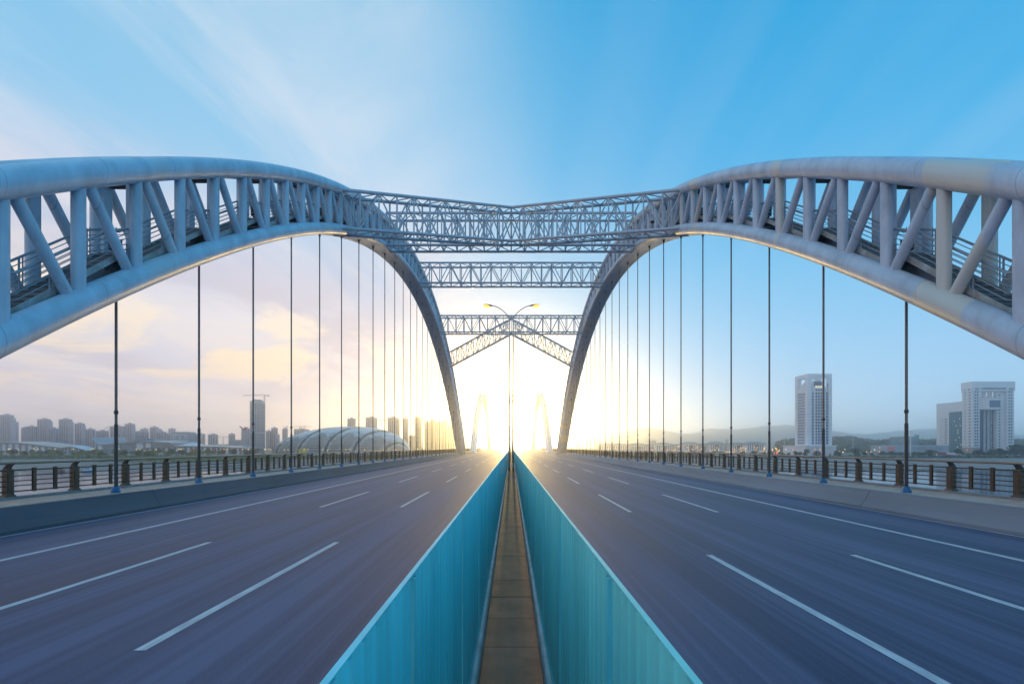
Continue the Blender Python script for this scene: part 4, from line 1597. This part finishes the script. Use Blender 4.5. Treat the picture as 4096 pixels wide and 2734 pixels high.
MB().box(at(3676, 0, Z).x, at(3760, 0, Z).x, Z, Z + 30, GZ - .3, at(0, 1757, Z).z).build('wall', m_white, lw)
ubox('lit_sign', at(3737, 0, Z).x, at(3752, 0, Z).x, Z - .4, Z, at(0, 1759, Z).z, at(0, 1755, Z).z, m_litw, lw)
Z = 800.0
lw = thing('low_white_annex', 'low white wall building at the right edge of the picture', 'building', (at(4090, 0, Z).x, Z, GZ))
MB().box(at(4057, 0, Z).x, at(4180, 0, Z).x, Z, Z + 20, GZ - .3, at(0, 1792, Z).z).build('wall', m_white2, lw)
ubox('parapet', at(4057, 0, Z).x - .5, at(4180, 0, Z).x, Z - .5, Z, at(0, 1793, Z).z, at(0, 1791, Z).z, m_white, lw)

# palace-like halls with hipped roofs
m_tile = mat('teal_roof_tile', (.08, .19, .24), .55, var=.12, scale=.1)
HALLS = [(2388, 2516, 1771, 1777, 1250, 'long hazy hall with hipped roof nearest the far right arch'),
         (2520, 2585, 1771, 1778, 1230, 'hazy hipped-roof hall second from the far right arch'),
         (2588, 2640, 1774, 1779, 1220, 'small hipped-roof hall below the faint block'),
         (2622, 2690, 1769, 1776, 1180, 'hipped-roof hall left of the middle right hangers'),
         (2690, 2728, 1775, 1780, 1190, 'low connecting hall with teal roof among the palace halls'),
         (2735, 2795, 1766, 1773, 1150, 'hipped-roof hall with raised centre, third from the right end'),
         (2792, 2838, 1772, 1777, 1160, 'lower linking hall between two raised palace roofs'),
         (2838, 2896, 1764, 1772, 1130, 'highest hipped-roof hall of the palace row'),
         (2895, 2926, 1771, 1777, 1150, 'short linking hall beside the highest palace roof'),
         (2925, 2990, 1768, 1774, 1110, 'long teal-roofed hall second from the right end of the row'),
         (2985, 3060, 1766, 1772, 1080, 'hipped-roof hall closing the palace row at its right end')]
for (a, b_, top, eave, Z, lab) in HALLS:
    h = thing('palace_hall', lab, 'building', (at((a + b_) / 2, 0, Z).x, Z, GZ), 'palace halls on the right bank')
    xa, xb = at(a, 0, Z).x, at(b_, 0, Z).x
    ze, zt_ = at(0, eave, Z).z, at(0, top, Z).z
    dd = 26
    MB().box(xa + 3, xb - 3, Z, Z + dd, GZ - .3, ze).build('wall', m_white, h)
    rw = (xb - xa) * .24
    MB().frustum(xa - 1, xb + 1, Z - 4, Z + dd + 4, ze, xa + rw, xb - rw, Z + dd * .4, Z + dd * .6, zt_).build('roof', m_tile, h)
    ubox('eave', xa - 1.3, xb + 1.3, Z - 4.3, Z + dd + 4.3, ze - .7, ze - .01, m_tile, h)
    n_ = max(3, int((xb - xa) / 5))
    for k in range(n_):
        xx = xa + 3 + (xb - xa - 6) * (k + .5) / n_
        if n_ > 4 and k in (n_ // 2,):
            ubox('gateway', xx - 3, xx + 3, Z - .2, Z + .2, GZ, ze - 3.5, m_win, h)
        else:
            ubox('window', xx - 1.0, xx + 1.0, Z - .12, Z + .2, GZ + 4, ze - 3, m_bay, h)

# masts
def mast(px, top, base, Z, label, lattice=True):
    p, q = at(px, top, Z), Vector((at(px, 0, Z).x, Z, GZ))
    t = thing('radio_mast', label, 'mast', q, 'masts on the right bank')
    MB().tube(q, (p.x, Z, q.z + (p.z - q.z) * .85), .55, .3, n=8).build('shaft', m_mast, t)
    MB().tube((p.x, Z, q.z + (p.z - q.z) * .84), p, .12, .06, n=5).build('aerial', m_mast, t)
    for zz_ in (.60, .78, .84):
        zq = q.z + (p.z - q.z) * zz_
        MB().tube((p.x, Z, zq), (p.x, Z, zq + .4), 1.5, 1.5, n=8).build('platform', m_mast, t)


mast(3642, 1706, 1832, 640, 'white radio mast in front of the low gallery')
mast(3412, 1745, 1800, 900, 'pale mast between the white tower and the gallery')
mast(3139, 1755, 1800, 1000, 'thin mast left of the white framed tower')
mast(2913, 1765, 1800, 1000, 'short mast among the palace halls')
mast(2670, 1768, 1800, 900, 'slim white mast left of the palace halls')

# red loop sculpture by the water
rs = thing('red_loop_sculpture', 'magenta steel loop sculpture on the right embankment', 'sculpture', (at(3777, 0, 560).x, 560, GZ))
for k in range(4):
    pts = []
    for i in range(21):
        a_ = math.pi * i / 20
        pts.append(at(3775 - (36 - k * 3) * math.cos(a_), 1832 - (17 + k * 3.2) * math.sin(a_) - (6 * math.sin(a_ * 2 + .3) if k > 1 else 0), 560) + Vector((0, k * 2.0, 0)))
    MB().sweep(pts, .42 if k == 0 else .22, 6).build('loop', m_magenta, rs, True)
mb = MB()
for i in range(1, 20):
    a_ = math.pi * i / 20
    mb.tube(at(3775 - 36 * math.cos(a_), 1832 - 17 * math.sin(a_), 560), at(3775 - 27 * math.cos(a_), 1832 - 26.6 * math.sin(a_), 560) + Vector((0, 6, 0)), .13, n=4)
mb.build('tie_rod', m_magenta, rs)

# ------------------------------------------------------------------ boats
def boat(px, py, ln, hull_m, top_m, label):
    Z = (CAMZ - WZ) * F / (py - HY)
    p = at(px, py, Z)
    b = thing('river_boat', label, 'boat', (p.x, Z, WZ))
    h = MB()
    h.frustum(p.x - ln * .42, p.x + ln * .44, Z - 1.2, Z + 1.2, WZ - .3, p.x - ln * .5, p.x + ln * .5, Z - 1.7, Z + 1.7, WZ + 1.1)
    h.build('hull', hull_m, b)
    MB().box(p.x - ln * .28, p.x + ln * .25, Z - 1.3, Z + 1.3, WZ + 1.1, WZ + 3.0).build('cabin', top_m, b)
    MB().box(p.x - ln * .33, p.x + ln * .30, Z - 1.5, Z + 1.5, WZ + 3.0, WZ + 3.2).build('roof', hull_m, b)
    for k in range(5):
        xx = p.x - ln * .24 + k * ln * .105
        ubox('window', xx, xx + ln * .07, Z - 1.36, Z - 1.2, WZ + 1.9, WZ + 2.7, m_win, b)


boat(352, 1886, 7.5, mat('boat_blue', (.10, .35, .52), .5), m_white, 'small white and blue boat moored by the left mud flat')
boat(236, 1885, 6.5, mat('boat_rust', (.24, .10, .10), .6), mat('boat_brown', (.20, .14, .13), .6), 'small dark red boat moored by the left mud flat')

# ------------------------------------------------------------------ lamps along the banks
def bank_lamp(px, py, Z, m_, label, group, arm=1):
    p = at(px, py, Z)
    q = Vector((p.x, Z, GZ))
    t = thing('street_lamp', label, 'street lamp', q, group)
    rod('pole', q, (p.x + arm * .9, Z, p.z + .3), .13, M['lamp_pole'], t, 5)
    key = 'lampglobe' + m_.name
    if key not in _unit:
        _unit[key] = MB().sweep([(0, 0, -1), (0, 0, -.7), (0, 0, 0), (0, 0, .7), (0, 0, 1)], 1, 8, rr=[.2, .72, 1, .72, .2]).mesh('lamp_globe', m_)
    link('lamp_globe', _unit[key], t, matrix=Matrix.Translation(p) @ Matrix.Diagonal((.75 * Z / 800, .75 * Z / 800, .65 * Z / 800, 1)))


LL = [33, 39, 74, 135, 152, 220, 293, 366, 376, 474, 545, 560, 626, 640, 716, 724, 795, 896, 909, 970, 994, 1018, 1058, 1063, 1075, 1083, 1137, 1152, 1216, 1232, 1291, 1311,
      1383, 1398, 1459, 1535, 1583, 1671, 1694]
for i, px in enumerate(LL):
    bank_lamp(px, 1795.5 + random.uniform(-1.5, 1.5) + (1.5 if 1100 < px < 1600 else 0), random.uniform(760, 800) if px < 1060 else random.uniform(600, 630), M['yellow_far'],
              'lit yellow street lamp in the row along the left riverbank road', 'yellow lamps along the left bank', random.choice((-1, 1)))
rl_ = random.Random(3)
for i in range(70):
    px = rl_.uniform(2640, 3120)
    py = 1784 + 22 * rl_.random() + (4 if px > 2900 else 0)
    bank_lamp(px, min(py, 1806), rl_.uniform(640, 800), M['sodium_far'] if rl_.random() < .75 else M['led_far'],
              'lit orange lamp in the scattered lights before the palace halls', 'orange lights before the palace halls', rl_.choice((-1, 1)))
for i, (px, py) in enumerate(((3143, 1797), (3171, 1797), (3259, 1797), (3280, 1797), (3357, 1805), (3372, 1807), (3379, 1796), (3408, 1805), (3466, 1806), (3484, 1806), (3499, 1797),
                              (3519, 1789), (3518, 1805), (3713, 1797), (3869, 1798), (3960, 1798), (4004, 1799), (3113, 1803), (3357, 1812), (3529, 1815))):
    bank_lamp(px, py, 600 + (i % 4) * 12, M['sodium_far'] if i % 5 else M['led_far'],
              'lit amber street lamp between the white tower and the right picture edge', 'amber lamps on the right bank', -1 if i % 2 else 1)
for i, px in enumerate((2380, 2431, 2465, 2490, 2610, 2224, 2262, 2150)):
    bank_lamp(px, 1798, 650, M['sodium_far'], 'lit amber lamp low in the haze by the far right arch', 'amber lamps by the far arch', 1)


def signal(px, py, m_, label):
    p = at(px, py, 580)
    t = thing('traffic_signal', label, 'traffic signal', (p.x, 580, GZ))
    rod('pole', (p.x, 580, GZ), (p.x, 580, p.z + 1), .12, M['lamp_pole'], t, 5)
    MB().box(p.x - .45, p.x + .45, 579.2, 579.9, p.z - 1.3, p.z + 1.0).build('housing', M['darkbox'], t)
    MB().sweep([(p.x, 579.2, p.z - .6), (p.x, 579.0, p.z), (p.x, 579.2, p.z + .6)], 1, 8, rr=[.3, .7, .3]).build('lens', m_, t)


signal(3743, 1817, M['signal_green'], 'green traffic signal beside the red sculpture')
signal(3095, 1812, M['signal_red'], 'pair-side red traffic signal left of the white tower podium')
signal(3104, 1812, M['signal_red'], 'red traffic signal nearest the white tower podium')


# ------------------------------------------------------------------ trees and shrubs
m_leaf = [mat('leaf_dark', (.035, .075, .06), .7, var=.4, scale=.5), mat('leaf_mid', (.085, .15, .065), .7, var=.4, scale=.5),
          mat('leaf_spring', (.20, .25, .07), .7, var=.35, scale=.5)]
m_trunk = mat('tree_bark', (.09, .07, .055), .85, var=.2, scale=2)


def crown_mesh(seed, m_, nq, rx, rz):
    rg_ = random.Random(seed)
    lumps = [(Vector((rg_.uniform(-.55, .55) * rx, rg_.uniform(-.55, .55) * rx, rz * rg_.uniform(.0, 1.5))), rg_.uniform(.45, .75)) for _ in range(7)]
    mb = MB()
    for _ in range(nq):
        c, r = rg_.choice(lumps)
        v = Vector((rg_.gauss(0, 1), rg_.gauss(0, 1), rg_.gauss(0, 1))).normalized() * (rg_.random() ** .4) * r
        p = c + Vector((v.x * rx, v.y * rx, v.z * rz))
        s_ = rg_.uniform(.16, .42) * rx * .55
        q = Quaternion((rg_.gauss(0, 1), rg_.gauss(0, 1), rg_.gauss(0, 1), rg_.gauss(0, 1))).normalized()
        mb.quad(*[p + q @ Vector(k) * s_ for k in ((-1, -.6, 0), (1, -.6, 0), (.7, .8, .1), (-.7, .7, -.1))])
    return mb.mesh('crown', m_)


crowns = [crown_mesh(i, m_leaf[i % 3], 420, 2.6, 2.0) for i in range(6)]
tmb = MB().tube((0, 0, -.3), (0, 0, 2.6), .22, .13, n=6)
for a_ in range(4):
    tmb.tube((0, 0, 1.9), (math.cos(a_ * 1.7) * 1.3, math.sin(a_ * 1.7) * 1.3, 3.6), .09, .03, n=5)
trunk_mesh = tmb.mesh('trunk', m_trunk)


def tree(x, y, z, s_, k, label, group, name='bank_tree'):
    t = thing(name, label, 'tree', (x, y, z), group)
    rz_ = random.uniform(0, 6.28)
    for nm, me in (('crown', crowns[k]), ('trunk', trunk_mesh)):
        up = Vector((0, 0, 2.7 * s_)) if nm == 'crown' else Vector((0, 0, 0))
        mt = Matrix.Translation(Vector((x, y, z)) + up) @ Matrix.Rotation(rz_, 4, 'Z') @ Matrix.Diagonal((s_ * random.uniform(.9, 1.3), s_, s_ * random.uniform(.85, 1.15), 1))
        link(nm, me, t, matrix=mt)


for i in range(110):
    px = random.uniform(-30, 1020)
    Z = random.uniform(520, 740)
    p = at(px, 0, Z)
    tree(p.x, Z, GZ, random.uniform(.75, 1.5), random.choice((0, 1, 1, 2, 4, 5)), 'leafy green tree in the belt along the left riverbank', 'trees along the left riverbank')
for i in range(45):
    px = random.uniform(1030, 1900)
    Z = random.uniform(530, 620)
    p = at(px, 0, Z)
    tree(p.x, Z, GZ, random.uniform(.4, .8), random.choice((0, 1, 4)), 'small tree on open ground before the stadium', 'trees before the stadium')
for i in range(150):
    px = random.uniform(2180, 4200)
    Z = random.uniform(525, 600)
    p = at(px, 0, Z)
    if 3720 < px < 3835 and Z < 575:
        continue
    tree(p.x, Z, GZ, random.uniform(.6, 1.15) * (1.25 if px > 3560 else 1), random.choice((0, 0, 3, 1)), 'dark leafy tree in the row above the right embankment', 'trees above the right embankment')
for (px, Z, s_) in ((4066, 540, 2.3), (4092, 548, 2.0), (4000, 560, 1.6), (3970, 565, 1.5), (3912, 570, 1.5), (3418, 560, 1.7), (3225, 600, 1.5)):
    p = at(px, 0, Z)
    tree(p.x, Z, GZ, s_, 0, {4066: 'largest round dark tree at the right edge of the picture', 4092: 'big dark tree cut by the right picture edge',
                            4000: 'broad dark tree before the portal tower, right one', 3970: 'broad dark tree before the portal tower, left one',
                            3912: 'round dark tree at the corner of the portal tower', 3418: 'tall dark tree below the pale mast',
                            3225: 'round dark tree before the white tower podium'}[px], 'big trees on the right bank')
for i in range(9):
    px = 3930 + i * 14 + random.uniform(-3, 3)
    p = at(px, 0, 522)
    tree(p.x, 522, GZ, .5, 2, 'low yellow-green shrub in the row by the right embankment edge', 'yellow shrubs on the right bank', 'shrub')


def leaf_mass(name, label, n_, xr, yr, zf_, m_, size):
    mb = MB()
    for _ in range(n_):
        px = random.uniform(*xr)
        Z = random.uniform(*yr)
        x = (px - HX) * Z / F
        z = zf_(px, Z)
        p = Vector((x, Z, z))
        s_ = random.uniform(.5, 1.3) * size
        q = Quaternion((random.gauss(0, 1), random.gauss(0, 1), random.gauss(0, 1), random.gauss(0, 1))).normalized()
        mb.quad(*[p + q @ Vector(k) * s_ for k in ((-1, -.6, 0), (1, -.6, 0), (.7, .8, .1), (-.7, .7, -.1))])
    return tag(mb.build(name, m_), label, 'shrubbery', kind='stuff')


leaf_mass('shrubbery', 'green scrub along the top of the left riverbank', 9000, (-60, 1900), (495, 560), lambda a, b: GZ + random.random() ** 1.5 * 2.6, m_leaf[1], .8)
leaf_mass('undergrowth', 'pale spring scrub on the left mud flat', 3500, (380, 1100), (440, 500), lambda a, b: GZ - 1.2 + random.random() * 1.2, m_leaf[2], .7)
leaf_mass('hedge_foliage', 'dark hedge foliage along the top of the right embankment', 7000, (2180, 4300), (514, 530), lambda a, b: GZ + random.random() ** 1.3 * 2.4, m_leaf[0], .7)


def hill_h(px):
    if px < 3090:
        return 1806
    return 1772 + 9 * math.sin(px * .011) + 6 * math.sin(px * .027 + 1) - (9 if px > 3330 else 0) - 10 * math.exp(-((px - 3560) / 90.0) ** 2)


wh = MB()
for i in range(101):
    px = 3040 + 1360 * i / 100
    for Z, k in ((1000, 0), (1060, .55), (1150, 1), (1400, 0)):
        top = at(0, hill_h(px), 1150).z
        wh.v.append(((px - HX) * Z / F, Z, GZ + .1 + (top - GZ) * k))
for i in range(100):
    for k in range(3):
        a_ = i * 4 + k
        wh.f.append((a_, a_ + 4, a_ + 5, a_ + 1))
struct('wooded_hill', wh, m_leaf[0], True)
leaf_mass('forest', 'dense dark woodland covering the rise behind the right bank', 14000, (3100, 4390), (1000, 1165),
          lambda px, Z: GZ + (at(0, hill_h(px), 1150).z - GZ) * (max(0, min(1, (Z - 1000) / 140.0)) ** .9) + random.random() ** 2 * 7, m_leaf[0], 2.2)

# ------------------------------------------------------------------ haze
hz = MB().box(-5400, 5400, -190, 4350, WZ - 6, 196)
m_hz = bpy.data.materials.new('evening_haze')
m_hz.use_nodes = True
t = m_hz.node_tree
t.nodes.remove(t.nodes['Principled BSDF'])
pv = t.nodes.new('ShaderNodeVolumePrincipled')
pv.inputs['Color'].default_value = (.93, .97, 1.0, 1)
pv.inputs['Density'].default_value = .00038
pv.inputs['Anisotropy'].default_value = .94
t.links.new(pv.outputs[0], t.nodes['Material Output'].inputs['Volume'])
hzo = hz.build('haze', m_hz)
tag(hzo, 'thin pale evening haze over river and city', 'haze', kind='stuff')
